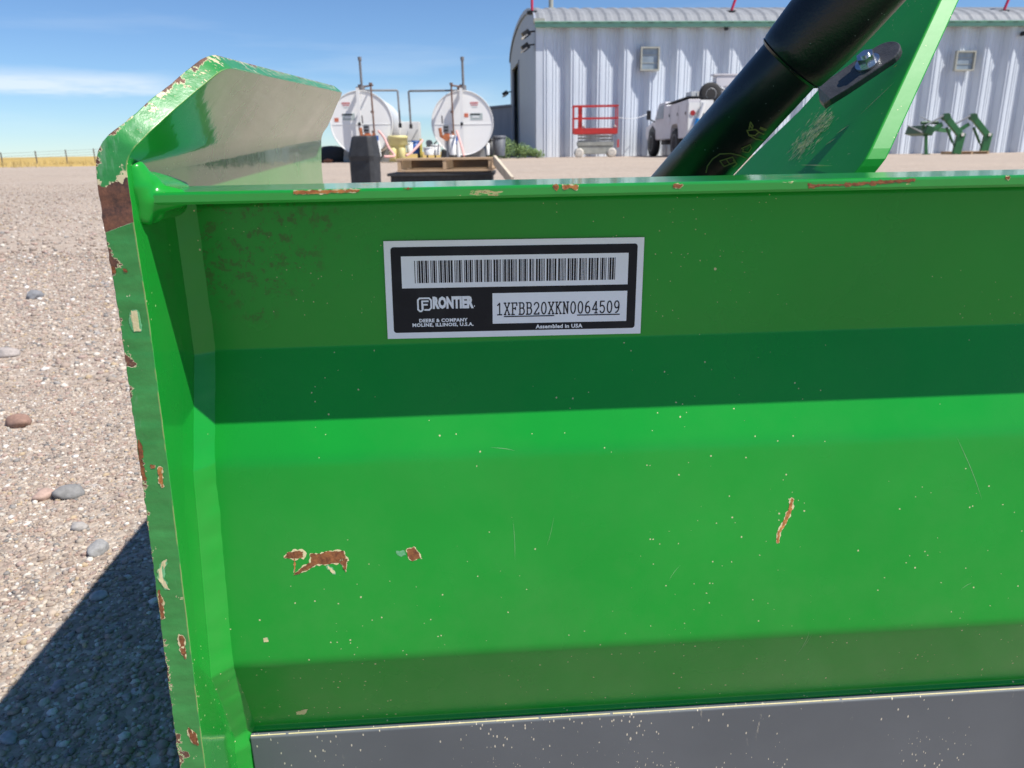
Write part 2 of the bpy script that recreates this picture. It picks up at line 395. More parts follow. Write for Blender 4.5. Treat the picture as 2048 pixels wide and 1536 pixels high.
# field beyond the yard
def field_mat():
    t = NT('dry_golden_stubble'); n = t.noise(.35, 6, .65, t.scl(1, 3, 1)); n2 = t.noise(3.5, 4, .7, t.scl(1, .3, 1))
    c = t.mix(t.map(n, .3, .7), (.40, .27, .085, 1), (.56, .40, .14, 1))
    c = t.mix(t.map(n2, .45, .75, 0, .35), c, (.30, .23, .09, 1))
    t.set(Base_Color=c, Roughness=.95, Normal=t.bump(n2, .5, .1)); t.b.inputs['Specular IOR Level'].default_value = .1
    return t.m
M['field'] = field_mat()
mb = MB(); cols = np.linspace(-1, 1, 61); rows = [0, 1.5, 4, 10, 25, 55, 90, 200, 500, 1200, 2600]
vs = []
for r_ in rows:
    for c_ in cols:
        x0 = -62+58*(c_+1)/2                        # near edge of the field, slanting away to the right
        y0 = 17.0+(x0+14)*.28 if x0 < -14 else 23.2+(x0+14)*1.9
        if x0 < -14: y0 = 23.2+(x0+14)*.06
        spread = 1+r_/22
        x = x0 + (c_*r_*1.15); y = y0 + r_ + noise.noise(Vector((x0*1.3, 0, 3)))*.35*(r_ < 1)
        zz = .03+.10*sstep(0, 1.5, r_)+.262*sstep(1.5, 95, r_)
        vs.append((x, y, zz + noise.noise(Vector((x*2.5, y*2.5, 0)))*.02*(r_ < 30)))
mb.add(vs, [(j*61+i, j*61+i+1, (j+1)*61+i+1, (j+1)*61+i) for j in range(len(rows)-1) for i in range(60)], 0, True)
tag(mb.build('field', M['field']), 'dry golden field beyond the yard', kind='structure')
# tufts of dry grass on the field's edge
mb = MB()
for k in range(2600):
    x = random.uniform(-30, -7); y0 = 23.2+(x+14)*.06 if x < -14 else 23.2+(x+14)*1.9
    y = y0+random.random()**2*4+.1; h = random.uniform(.06, .2); a = random.uniform(0, 3.14); w = .012
    dx, dy = math.cos(a)*w, math.sin(a)*w; lx, ly = random.gauss(0, .04), random.gauss(0, .04); z = gz(x, y)-.02+.08*min(1, (y-y0))
    mb.add([(x-dx, y-dy, z), (x+dx, y+dy, z), (x+lx, y+ly, z+h)], [(0, 1, 2)])
tag(mb.build('dry_grass', plain('dry_grass', (.50, .37, .15, 1), .9, 0, .3, 3), fix=False), 'dry straw coloured grass along the edge of the field', 'grass', kind='stuff')

# near gravel as real stones
def stone_mat():
    t = NT('gravel_stones'); c = t.attr('tint')
    n = t.noise(260, 5, .65); c2 = t.mix(t.map(n, .3, .7, .0, .28), c, (.16, .13, .11, 1), 'MIX')
    t.set(Base_Color=c2, Roughness=.82, Normal=t.bump(n, .3, .0006)); t.b.inputs['Specular IOR Level'].default_value = .3
    return t.m
M['stones'] = stone_mat()
def ico(sub):
    bm = bmesh.new(); bmesh.ops.create_icosphere(bm, subdivisions=sub, radius=1)
    v = np.array([v.co[:] for v in bm.verts]); f = np.array([[q.index for q in p.verts] for p in bm.faces]); bm.free(); return v, f
PAL = np.array([(.47, .385, .31), (.41, .32, .26), (.54, .46, .375), (.35, .285, .24), (.66, .61, .53), (.44, .31, .25), (.24, .23, .22), (.33, .31, .29), (.52, .40, .26), (.74, .70, .65), (.39, .29, .25)])
PW = np.array([18, 15, 14, 10, 8, 8, 4, 6, 6, 3, 8.]); PW /= PW.sum()
def stones(name, pts, size, base, seed, label):
    g = np.random.default_rng(seed); v, f = base; n = len(pts)
    sc = size[:, None]*np.stack([g.uniform(.75, 1.3, n), g.uniform(.65, 1.1, n), g.uniform(.42, .8, n)], 1)
    vv = v[None]*(1+g.normal(0, .13, (n, len(v), 1)))*sc[:, None]
    a = g.uniform(0, 6.283, n); ca, sa = np.cos(a)[:, None], np.sin(a)[:, None]
    b = g.normal(0, .3, n); cb, sb = np.cos(b)[:, None], np.sin(b)[:, None]
    X, Y, Z = vv[..., 0], vv[..., 1], vv[..., 2]
    Y, Z = Y*cb-Z*sb, Y*sb+Z*cb; X, Y = X*ca-Y*sa, X*sa+Y*ca
    P = np.stack([X+pts[:, 0:1], Y+pts[:, 1:2], Z+pts[:, 2:3]], 2).reshape(-1, 3)
    Fc = (f[None]+(np.arange(n)*len(v))[:, None, None]).reshape(-1, 3)
    me = bpy.data.meshes.new(name); me.vertices.add(len(P)); me.vertices.foreach_set('co', P.ravel())
    me.loops.add(Fc.size); me.loops.foreach_set('vertex_index', Fc.ravel().astype(np.int32))
    me.polygons.add(len(Fc)); me.polygons.foreach_set('loop_start', np.arange(0, Fc.size, 3, dtype=np.int32))
    me.polygons.foreach_set('use_smooth', np.ones(len(Fc), bool))
    c = PAL[g.choice(len(PAL), n, p=PW)]*g.uniform(.75, 1.2, (n, 1)); c = np.clip(np.concatenate([c, np.ones((n, 1))], 1), 0, .9)
    at_ = me.color_attributes.new('tint', 'FLOAT_COLOR', 'POINT'); at_.data.foreach_set('color', np.repeat(c, len(v), 0).ravel())
    me.update(calc_edges=True); me.materials.append(M['stones'])
    o = bpy.data.objects.new(name, me); COL.objects.link(o); tag(o, label, 'gravel', kind='stuff'); return o
i1, i2, i3 = ico(1), ico(2), ico(3)
def scatter(n, f, seed):
    g = np.random.default_rng(seed); return f(g, n)
# a strip that widens with distance, left of the implement
def strip(y0, y1, n, seed, xin=.05, xo=1.0):
    g = np.random.default_rng(seed); y = y0+(y1-y0)*g.random(n)**.8
    xl = -.80*y-.30*xo; xr = -.30*y+xin; x = xl+(xr-xl)*g.random(n)
    return x, y
x, y = strip(.25, 1.35, 62000, 1); s = np.clip(np.random.default_rng(2).lognormal(math.log(.00150), .48, len(x)), .0007, .0046)
stones('gravel', np.stack([x, y, s*.22-.0003], 1), s, i1, 3, 'fine pink and grey gravel beside the box blade')
x, y = strip(1.3, 3.4, 52000, 4); s = np.clip(np.random.default_rng(5).lognormal(math.log(.0025), .50, len(x)), .0012, .010)
stones('gravel', np.stack([x, y, s*.2-.0003], 1), s, i1, 6, 'fine pink and grey gravel in the middle of the yard')
x, y = strip(3.0, 17.0, 30000, 7, 0, 1.5); s = np.clip(np.random.default_rng(8).lognormal(math.log(.0062), .45, len(x)), .003, .016)*np.clip(1.25-y/15, .3, 1)
zt = np.array([gz(a, b) for a, b in zip(x, y)])
stones('gravel', np.stack([x, y, zt+s*.2+.002], 1), s, i1, 9, 'coarser gravel farther out in the yard')
# the stones one would pick out, each its own object
big = [(140, 992, .0165, (.25, .245, .24), 'flat grey stone, largest one on the sunlit gravel'),
       (198, 1102, .0125, (.33, .325, .32), 'rounded grey stone standing just above the shadow edge'),
       (160, 1058, .0090, (.42, .39, .36), 'pale grey pebble between the two larger grey stones'),
       (88, 996, .0120, (.47, .33, .27), 'pinkish stone left of the largest grey stone'),
       (40, 850, .020, (.33, .20, .15), 'reddish brown stone high at the left edge of the gravel'),
       (198, 1196, .0075, (.42, .41, .42), 'small rounded pebble just inside the shadow'),
       (70, 596, .026, (.24, .24, .25), 'blue grey stone farthest off on the sunlit gravel'),
       (15, 712, .022, (.42, .37, .34), 'dusty pale stone cut by the left edge of the view'),
       (118, 1375, .0060, (.40, .33, .36), 'purplish pebble in the shadow near the bottom left'),
       (18, 1480, .0065, (.33, .34, .36), 'grey pebble in the shadow at the bottom left corner')]
for k, (px, py, r_, c, lab) in enumerate(big):
    r = F3 + CR*((px-1024)/FPX) + CU*((768-py)/FPX); p = Vector((0, 0, CAMH))+r*(-CAMH/r.z)
    mb = MB(); q = i3[0].copy(); g = np.random.default_rng(40+k)
    q = q*(1+.10*np.array([noise.noise(Vector(v*1.3)+Vector((k*7, 0, 0))) for v in q])[:, None]*2.6+.06*np.array([noise.noise(Vector(v*3.7)+Vector((k*3, 0, 0))) for v in q])[:, None])*np.array([1.1, .8, .62])*r_
    mb.add([tuple(v) for v in q], [tuple(f) for f in i3[1].tolist()], 0, True)
    t = NT('stone_surface'); t.set(Base_Color=t.mix(t.map(t.noise(160, 6, .7), .35, .7), tuple(v*.75 for v in c)+(1,), tuple(v*1.15 for v in c)+(1,)), Roughness=.85, Normal=t.bump(t.noise(220, 5), .5, .0008))
    o = mb.build('stone', t.m); o.location = (p.x, p.y, r_*.28); o.rotation_euler = (0, 0, k*1.3+.4)
    tag(o, lab, 'stone', 'larger stones on the gravel')

# ------------------------------------------------------------------ the box blade
Lx = (CR*26000+CU*933+F3*1540).normalized()
Dx = Vector((0, 0, 1)).cross(Lx).normalized(); Vx = Lx.cross(Dx)
OB = Vector((.62, .46, -.40))
blade = bpy.data.objects.new('box_scraper', None); COL.objects.link(blade); blade.empty_display_size = .2
mw = Matrix((Lx, Dx, Vx)).transposed().to_4x4(); mw.translation = Vector((0, 0, CAMH)) + mw.to_3x3() @ OB
blade.matrix_world = mw
tag(blade, 'green steel box scraper implement standing on the gravel, filling the foreground', 'box scraper')
class BB(MB):       # vertices given from the camera's foot point, stored relative to the implement's base
    def build(s, name, mats, parent=blade, **k):
        off = OB if parent is blade else Vector((0, 0, 0))
        off = OB
        s.v = [(v[0]-off.x, v[1]-off.y, v[2]-off.z) for v in s.v]
        return super().build(name, mats, parent, **k)
XL, XR = -.1287, 1.395
def interp(x, tab):
    return float(np.interp(x, [a for a, b in tab], [b for a, b in tab]))
# side plates: rows run up the plate; s is the distance along it from the bend
S_TOP = .0468
def plate(side):
    T = .0122; mb = BB(); BETA = R(40); RB = .013
    ss = list(np.linspace(-.3985, -.03, 260))+list(np.linspace(-.028, S_TOP-.004, 34))+[S_TOP-.0025, S_TOP-.0012, S_TOP-.0004, S_TOP]
    rear = [(-.3985, .297), (-.252, .3048), (-.142, .3138), (-.064, .3190), (-.02, .3190), (-.006, .3196), (0, .3204), (.006, .3218), (.0136, .3268), (.0232, .3365), (.034, .3490), (.042, .3590), (.0448, .3640), (.0460, .3690), (S_TOP, .3755)]
    front = [(-.3985, .700), (-.30, .735), (-.12, .760), (-.02, .7645), (0, .778), (.010, .779), (.022, .762), (.034, .742), (.0435, .731), (S_TOP, .722)]
    def surf(s, y, out):
        # inner surface position, bent about a soft radius
        h = RB*math.tan(BETA/2)
        if s < -h: x, z, a = 0, s, 0
        elif s > h: x, z, a = math.sin(BETA)*s, math.cos(BETA)*s, BETA
        else:
            a = BETA*(s+h)/(2*h); x = RB*(1-math.cos(a)); z = -h+RB*math.sin(a)
        return (x-out*math.cos(a), y, z+out*math.sin(a)-.0009+.0395*(y-.32)*sstep(-.05, 0, s))
    ny = 14; C = .0009
    prof_rows = []
    for s in ss:
        yr = interp(s, rear)+noise.noise(Vector((0, side, s*90)))*.0005+noise.noise(Vector((5, side, s*260)))*.00025
        yf = interp(s, front)
        prof_rows.append((s, yr, yf))
    vs = []; ring = 2*ny
    for s, yr, yf in prof_rows:
        inner = [surf(s, yr+(yf-yr)*(i/(ny-1))**1.5, 0) for i in range(ny)]
        w = noise.noise(Vector((3, side, s*120)))*.0004+(noise.noise(Vector((9, side, s*300)))*.0004)
        outer = [surf(s, yr+.0006+(yf-yr-.0006)*(i/(ny-1))**1.5, T*(1-.28*sstep(-.004, .012, s))+(w if i == 0 else 0)) for i in range(ny)]
        vs += inner+outer[::-1]
    n = len(prof_rows)
    if side > 0: vs = [(XR-(v[0]), v[1], v[2]) for v in vs]
    else: vs = [(XL+v[0], v[1], v[2]) for v in vs]
    uvs = {}
    fs = []; mi = []
    for j in range(n-1):
        for i in range(ring):
            fs.append((j*ring+i, j*ring+(i+1) % ring, (j+1)*ring+(i+1) % ring, (j+1)*ring+i))
            mi.append(1 if i in (ny-1, ring-1) else 0)
    caps0 = [tuple(i for i in (k, k+1, ring-2-k, ring-1-k)) for k in range(ny-1)]
    for c in caps0: fs.append(c[::-1]); mi.append(0)
    for c in caps0: fs.append(tuple((n-1)*ring+i for i in c)); mi.append(1)
    mb.add(vs, fs, 0, True); mb.mi = mi
    o = mb.build('side_plate', [M['paint_plate'], M['edge']])
    me = o.data; uvl = me.uv_layers.new(name='UVMap')
    for p in me.polygons:
        for li in p.loop_indices:
            vi = me.loops[li].vertex_index; r_, i = divmod(vi, ring)
            uvl.data[li].uv = (0.0 if i < ny else 1.0, prof_rows[r_][0])
    me.attributes.new('sharp', 'BOOLEAN', 'EDGE') if False else None
    md = o.modifiers.new('bevel', 'BEVEL'); md.width = .0009; md.segments = 2; md.limit_method = 'ANGLE'; md.angle_limit = R(50)
    return o
pl_l = plate(-1); pl_r = plate(1)
for p_ in (pl_l, pl_r):
    me = p_.data
    for e in me.edges: pass
    wn_ = p_.modifiers.new('weighted', 'WEIGHTED_NORMAL'); wn_.keep_sharp = False

# moldboard: profile swept sideways, its bends rounded
def rounded(pts, rad, seg=6):
    out = [pts[0]]
    for i in range(1, len(pts)-1):
        p0, p1, p2 = (Vector(q) for q in pts[i-1:i+2]); r = rad[i]
        if r == 0: out.append(tuple(p1)); continue
        a, b = (p0-p1).normalized(), (p2-p1).normalized(); h = (math.pi-a.angle(b))/2; d = r*math.tan(h)
        d = min(d, (p0-p1).length*.49, (p2-p1).length*.49)
        A, B_ = p1+a*d, p1+b*d
        for k in range(seg+1):
            t = k/seg; out.append(tuple(A*(1-t)**2+p1*2*t*(1-t)+B_*t*t))
    out.append(pts[-1]); return out
prof = [(.372, -.0195), (.372, -.0905), (.3495, -.1405), (.3340, -.2425), (.3527, -.2943), (.3512, -.2958), (.3515, -.33), (.355, -.36)]
prof = rounded(prof, [0, .004, .034, .014, .0010, .0008, .01, 0])
dense = [prof[0]]
for a_, b_ in zip(prof, prof[1:]):
    k_ = max(1, int(math.dist(a_, b_)/.004))
    dense += [(a_[0]+(b_[0]-a_[0])*j/k_, a_[1]+(b_[1]-a_[1])*j/k_) for j in range(1, k_+1)]
prof = dense
mb = BB(); NXM = 40; n = len(prof); vs = []
xm = np.linspace(XL, XR, NXM)
for x_ in xm:
    for (y_, z_) in prof:
        vs.append((x_, y_, z_))
nb = [(y_+.006, z_) for (y_, z_) in prof]
off = len(vs)
for x_ in xm:
    for (y_, z_) in nb: vs.append((x_, y_, z_))
fs = [(i*n+k, (i+1)*n+k, (i+1)*n+k+1, i*n+k+1) for i in range(NXM-1) for k in range(n-1)]
fs += [tuple(off+q for q in f[::-1]) for f in fs]
fs += [(i*n, i*n+off, (i+1)*n+off, (i+1)*n) for i in range(NXM-1)]+[(i*n+n-1, (i+1)*n+n-1, (i+1)*n+off+n-1, i*n+off+n-1) for i in range(NXM-1)]
mb.add(vs, fs, 0, True); mold = mb.build('moldboard', M['paint'])
# top lip
mb = BB(); vs = []; LN = 120; lx = np.linspace(XL+.0002, XR-.0002, LN)
for x_ in lx:
    w = 0
    c = .0011
    ring_ = [(.3262+w, -.0137-c), (.3262+.0003+w, -.0137-.0003), (.3262+c, -.0137), (.391, -.0137), (.391, -.0187), (.3262+c, -.0187), (.3262+w, -.0187+c)]
    vs += [(x_, a, b) for a, b in ring_]
k7 = 7
mb.add(vs, [(i*k7+k, i*k7+(k+1) % k7, (i+1)*k7+(k+1) % k7, (i+1)*k7+k) for i in range(LN-1) for k in range(k7)], 0, False)
mb.add(vs[:k7], [tuple(range(k7))]); mb.add(vs[-k7:], [tuple(range(k7))])
lip = mb.build('top_lip', M['lip'])
# cutting edge with its bolts below
mb = BB(); ce = [(.3475, -.2978), (.3490, -.2970), (.361, -.2970), (.361, -.392), (.350, -.399)]
mb.prism(ce, 'x', XL+.0065, XR-.0065); cut = mb.build('cutting_edge', M['cutting'], bevel=.0007)
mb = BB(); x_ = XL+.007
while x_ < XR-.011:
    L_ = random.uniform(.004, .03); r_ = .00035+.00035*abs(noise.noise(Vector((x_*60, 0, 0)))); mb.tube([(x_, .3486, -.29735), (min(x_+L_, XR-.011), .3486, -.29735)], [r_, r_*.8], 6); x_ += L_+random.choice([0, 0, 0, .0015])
mb.build('edge_highlight_line', M['primer'], parent=cut)  # cream strips paint the sunlit highlight along the cutting edge's top
# front blade, back ties
mb = BB(); mb.prism([(.700, -.06), (.706, -.06), (.716, -.33), (.710, -.33)], 'x', XL, XR); mb.build('front_blade', M['paint_plate'])
mb = BB(); mb.box((.633, .56, -.075), (1.523, .07, .07)); mb.build('cross_tube', M['paint_plate'])
# weld fillets: a strip of weld metal following each inside corner
def fillet(pts, dirs, size, seed, bulge=.35, amp=.12, name='weld_bead'):
    """pts: corner line; dirs: for each point the two directions lying in the joined plates"""
    mb = BB(); P = []
    for i in range(len(pts)-1):
        a, b = Vector(pts[i]), Vector(pts[i+1]); k = max(2, int((b-a).length/.0012))
        for j in range(k+(i == len(pts)-2)):
            t = j/k; u = Vector(dirs[i][0]).lerp(Vector(dirs[i+1][0]), t); w = Vector(dirs[i][1]).lerp(Vector(dirs[i+1][1]), t)
            P.append((a.lerp(b, t), u.normalized(), w.normalized(), size[i]+(size[i+1]-size[i])*t))
    vs = []; N = 9
    for c, u, w, s_ in P:
        k = Vector((c.x*70, c.y*70, c.z*70+seed)); su = s_*(1+amp*noise.noise(k)+amp*.5*noise.noise(k*2.7)); sw = s_*(1+amp*noise.noise(k+Vector((9, 0, 0)))+amp*.6*noise.noise(k*3))
        A, B_ = c+u*su, c+w*sw; ctl = c+(u*su+w*sw)*(.5*bulge+.05*noise.noise(k*1.7))
        for q in range(N):
            t = q/(N-1); p = A*(1-t)**2+ctl*2*t*(1-t)+B_*t*t
            vs.append(p)
    mb.add(vs, [(i*N+q, i*N+q+1, (i+1)*N+q+1, (i+1)*N+q) for i in range(len(P)-1) for q in range(N-1)], 0, True)
    return mb.build(name, M['paint_weld'])
for X0, sx in ((XL-.0002, 1), (XR+.0002, -1)):
    pts_ = [(X0, .3722, -.019), (X0, .3722, -.0905), (X0, .3497, -.1405), (X0, .3342, -.2425), (X0, .3527, -.2943), (X0, .350, -.302), (X0, .351, -.395)]
    U_ = (0, -1, .0); S_ = (sx, 0, 0)
    fillet(pts_, [(U_, S_)]*7, [.0080, .0080, .0080, .0088, .0088, .0080, .0062], 3, 1.05, .05)
    mb = BB()
    for P_, Q_ in (([(.001, .331, -.0128), (.0, .345, -.0130), (-.001, .362, -.0135), (-.001, .385, -.0142)], [.0078, .0072, .0058, .0030]),
                   ([(.001, .332, -.0195), (.0, .350, -.0200), (-.001, .372, -.0205)], [.0072, .0064, .0058]),
                   ([(-.001, .3285, -.002), (.0, .3302, -.010), (.0008, .3312, -.0180), (-.0008, .3285, -.026)], [.0040, .0070, .0072, .0036]),
                   ([(.0005, .3315, -.0162), (.010, .3325, -.0162), (.017, .3325, -.0162)], [.0074, .0050, .0032])):
        mb.tube([(X0+sx*a, b, c) for a, b, c in P_], Q_, 20)
    cw = mb.build('corner_weld', M['paint_weld'])
    md = cw.modifiers.new('remesh', 'REMESH'); md.mode = 'VOXEL'; md.voxel_size = .0007; md.use_smooth_shade = True
    md = cw.modifiers.new('smooth', 'SMOOTH'); md.iterations = 14; md.factor = .6
# ------- paint chips lying on the steel: each a thin scab of primer with rust inside
def chip(poly, to3, mats=('primer', 'rust'), grow=.0006, seed=0, lift=.00005, name='paint_chip'):
    """poly: outline (u,v) metres; to3 maps (u,v,lift) to the surface"""
    c = Vector((sum(p[0] for p in poly)/len(poly), sum(p[1] for p in poly)/len(poly)))
    def dens(pl_, g, sd):
        out = []
        for i in range(len(pl_)):
            a, b = Vector(pl_[i]), Vector(pl_[(i+1) % len(pl_)]); L_ = (b-a).length; k = max(1, int(L_/.0004))
            nrm = Vector(((b-a).y, -(b-a).x)).normalized() if L_ else Vector((0, 0))
            for j in range(k):
                p = a.lerp(b, j/k); g_ = g*(.15+1.5*abs(noise.noise(Vector((p.x*260, p.y*260, sd+7)))*2)); w = noise.noise(Vector((p.x*700, p.y*700, sd)))*.0006+noise.noise(Vector((p.x*2300, p.y*2300, sd)))*.0003
                out.append(p+nrm*(w+g_))
        return out
    area = sum(poly[i][0]*poly[(i+1) % len(poly)][1]-poly[(i+1) % len(poly)][0]*poly[i][1] for i in range(len(poly)))
    sg = 1 if area > 0 else -1
    root = None
    for lv, (mt, g) in enumerate(((mats[0], grow*sg), (mats[1], 0))):
        pts = dens(poly, g, seed+lv*3.1)
        bm = bmesh.new(); vv = [bm.verts.new(to3(p.x, p.y, lift*(1+lv*1.2))) for p in pts]
        f = bm.faces.new(vv); bmesh.ops.triangulate(bm, faces=[f]); bm.verts.ensure_lookup_table()
        m2 = BB(); m2.add([v.co for v in bm.verts], [[v.index for v in f.verts] for f in bm.faces]); bm.free()
        if lv == 0: root = m2.build(name, M[mt], parent=mold, fix=False)
        else: m2.build('rust_patch' if mt.startswith('rust') else 'primer_patch', M[mt], parent=mold, fix=False)
def prof_y(z):
    zs = [p[1] for p in prof][::-1]; yy = [p[0] for p in prof][::-1]
    return float(np.interp(z, zs, yy))
on_mold = lambda u, v, l: (u, prof_y(v)-l-.00004, v)
def hit(px, py):      # sight line meets the moldboard face
    r = F3 + CR*((px-1024)/FPX) + CU*((768-py)/FPX); q = Vector((r.dot(Lx), r.dot(Dx), r.dot(Vx))); y_ = .34
    for _ in range(12): y_ = prof_y(q.z*y_/q.y)
    return (q.x*y_/q.y, q.z*y_/q.y)
H = lambda L_: [hit(*p) for p in L_]
chip(H([(575, 1106), (590, 1101), (606, 1103), (606, 1114), (592, 1117), (578, 1116), (568, 1116)]), on_mold, seed=1)
chip(H([(620, 1107), (640, 1108), (650, 1103), (687, 1102), (693, 1119), (690, 1126), (668, 1126), (650, 1129), (622, 1127)]), on_mold, seed=2)
chip(H([(586, 1151), (600, 1138), (624, 1122), (636, 1127), (618, 1138), (603, 1144)]), on_mold, seed=13, lift=.00008, grow=.0005)
chip(H([(679, 1122), (694, 1117), (692, 1144), (686, 1132)]), on_mold, seed=15, lift=.00011, grow=.0004)
chip(H([(588, 1118), (591, 1118), (590, 1142), (588, 1146)]), on_mold, ('primer', 'rust_orange'), seed=16, lift=.00006, grow=.0001)
chip(H([(655, 1131), (664, 1136), (671, 1146), (666, 1147), (656, 1138)]), on_mold, ('mint', 'primer'), seed=4, grow=.0005)
chip(H([(813, 1098), (828, 1094), (838, 1106), (841, 1115), (824, 1122), (816, 1112)]), on_mold, seed=5)
chip(H([(792, 1103), (808, 1101), (812, 1110), (798, 1110)]), on_mold, ('mint', 'mint'), seed=6, grow=.0003)
chip(H([(1582, 996), (1587, 998), (1584, 1018), (1574, 1042), (1560, 1066), (1557, 1086), (1553, 1084), (1556, 1064), (1568, 1040), (1579, 1014)]), on_mold, ('primer', 'rust_orange'), seed=7, grow=.00035)
chip(H([(527, 1276), (536, 1275), (537, 1283), (528, 1284)]), on_mold, ('mint', 'primer'), seed=8, grow=.0004)
chip(H([(592, 1424), (606, 1420), (616, 1418), (610, 1428), (594, 1429)]), on_mold, ('primer', 'primer'), seed=9, grow=.0002)
for (a, b, w_) in (((1913, 874), (1961, 1001), .00012), ((1026, 1040), (1028, 1120), .00008), ((1618, 1262), (1590, 1310), .00012), ((1624, 1266), (1600, 1300), .00008), ((980, 895), (1030, 903), .00009), ((1108, 1032), (1092, 1092), .00006), ((1920, 1180), (1946, 1166), .00008), ((1338, 1160), (1362, 1131), .00007)):
    A_, B_ = hit(*a), hit(*b); A_, B_ = Vector(A_), Vector(B_); N_ = 14; m2 = BB(); d_ = (B_-A_).normalized(); nn_ = Vector((-d_.y, d_.x)); prev = None
    for q_ in range(N_+1):
        c_ = A_.lerp(B_, q_/N_)+nn_*.0012*math.sin(q_/N_*2.4)*(1 if w_ > .0001 else .5); ww = w_*math.sin(math.pi*(q_+.3)/(N_+.6))
        cur = [on_mold(*(c_+nn_*ww), .00003), on_mold(*(c_-nn_*ww), .00003)]
        if prev: m2.add([prev[0], prev[1], cur[1], cur[0]], [(0, 1, 2, 3)])
        prev = cur
    m2.build('scratch', M['scratch'], parent=mold, fix=False)
on_lip = lambda u, v, l: (u, .32615-l, v)
def lipx(px, py=375):
    r = F3 + CR*((px-1024)/FPX) + CU*((768-py)/FPX); q = Vector((r.dot(Lx), r.dot(Dx), r.dot(Vx))); return (q.x*.326/q.y, max(-.0186, min(-.0141, q.z*.326/q.y)))
def lipchip(L_, **k): chip([lipx(*p) for p in L_], on_lip, **k)
for P_, k in (([(586, 378), (640, 370), (700, 368), (722, 374), (712, 384), (660, 386), (625, 387), (587, 388)], dict(mats=('primer', 'rust_orange'), seed=20)),
              ([(1106, 366), (1116, 364), (1114, 378), (1108, 377)], dict(mats=('rust_orange', 'rust'), seed=21)),
              ([(1124, 366), (1156, 367), (1156, 379), (1140, 376), (1128, 379)], dict(mats=('primer', 'rust_orange'), seed=22)),
              ([(1348, 368), (1366, 369), (1362, 376), (1346, 375)], dict(mats=('primer', 'rust'), seed=23)),
              ([(1616, 366), (1626, 370), (1700, 368), (1770, 362), (1830, 358), (1830, 362), (1760, 367), (1690, 371), (1640, 371), (1618, 377)], dict(mats=('rust', 'rust'), seed=24)),
              ([(2012, 350), (2020, 350), (2018, 360), (2012, 358)], dict(mats=('primer', 'rust'), seed=25)),
              ([(806, 370), (826, 368), (822, 377), (808, 376)], dict(mats=('rust', 'rust'), seed=26))):
    lipchip(P_, grow=.0003, **k)
# chips on the side plate's rear edge
def edgept(px, py):
    r = F3 + CR*((px-1024)/FPX) + CU*((768-py)/FPX); q = Vector((r.dot(Lx), r.dot(Dx), r.dot(Vx))); y_ = .31
    for _ in range(8):
        z_ = q.z*y_/q.y; y_ = interp(z_+.0009, [(-.3985, .297), (-.252, .3048), (-.142, .3138), (-.064, .3190), (-.02, .3190)])
    return (q.x*y_/q.y, z_)
def on_edge(u, v, l):
    s_ = v+.0009; e_ = interp(s_, [(-.3985, .297), (-.252, .3048), (-.142, .3138), (-.064, .3190), (-.02, .3190)])+noise.noise(Vector((0, -1, s_*90)))*.0005+noise.noise(Vector((5, -1, s_*260)))*.00025
    return (max(XL-.0118, min(XL-.0006, u)), e_+.0006*max(0, min(1, (XL-u)/.0122))-l-.00012, v)
for P_, mt in (([(262, 622), (273, 620), (280, 640), (282, 660), (268, 664), (259, 645)], ('mint', 'primer')),
               ([(245, 537), (254, 541), (249, 543)], ('rust', 'rust')), ([(222, 535), (228, 534), (230, 546), (224, 548)], ('rust', 'rust')),
               ([(300, 930), (308, 931), (310, 936), (302, 938)], ('primer', 'rust')),
               ([(316, 935), (324, 936), (326, 975), (318, 965)], ('primer', 'rust_orange')),
               ([(313, 1145), (322, 1128), (334, 1118), (328, 1140), (326, 1158), (340, 1180), (330, 1178), (318, 1160)], ('mint', 'primer')),
               ([(357, 1270), (368, 1272), (371, 1300), (372, 1318), (362, 1305), (361, 1290)], ('primer', 'rust')),
               ([(276, 880), (284, 895), (282, 925), (292, 958), (286, 960), (276, 925)], ('rust', 'rust')),
               ([(317, 1180), (325, 1200), (328, 1235), (322, 1240), (315, 1205)], ('primer', 'rust')),
               ([(376, 1455), (392, 1468), (397, 1490), (386, 1486), (376, 1470)], ('primer', 'rust'))):
    chip([edgept(*p) for p in P_], on_edge, mt, grow=.0004, seed=len(P_)+P_[0][0])

# ------- the serial label
LY = .372
def onlab(px, py):
    r = F3 + CR*((px-1024)/FPX) + CU*((768-py)/FPX); q = Vector((r.dot(Lx), r.dot(Dx), r.dot(Vx))); return Vector((q.x*LY/q.y, q.z*LY/q.y))
c00, c10, c01, c11 = onlab(767, 482), onlab(1288, 474), onlab(776, 677), onlab(1280, 666)
M['label_white'] = plain('label_white_film', (.78, .84, .92, 1), .35, 0, .03, 60)
M['label_black'] = plain('label_black_print', (.006, .008, .013, 1), .5, 0, .15, 80, dirt=(.02, .022, .028, 1), spec=.25)
M['ink'] = plain('barcode_ink', (.006, .007, .012, 1), .5, 0, .1, 80, spec=.25)
LW, LH = 521., 195.
def lab(u, v, l):       # u,v in label pixels
    a, b = u/LW, v/LH
    p = (c00*(1-a)+c10*a)*(1-b)+(c01*(1-a)+c11*a)*b
    return (p.x, LY-.0009-l, p.y)
def lpoly(name, polys, mat, lift, parent, fs=None, kind=None):
    m2 = BB()
    if fs is None:
        for P_ in polys: m2.add([lab(u, v, lift) for u, v in P_], [tuple(range(len(P_)))])
    else: m2.add([lab(u, v, lift) for u, v in polys], fs)
    o = m2.build(name, M[mat], parent=parent, fix=False); return o
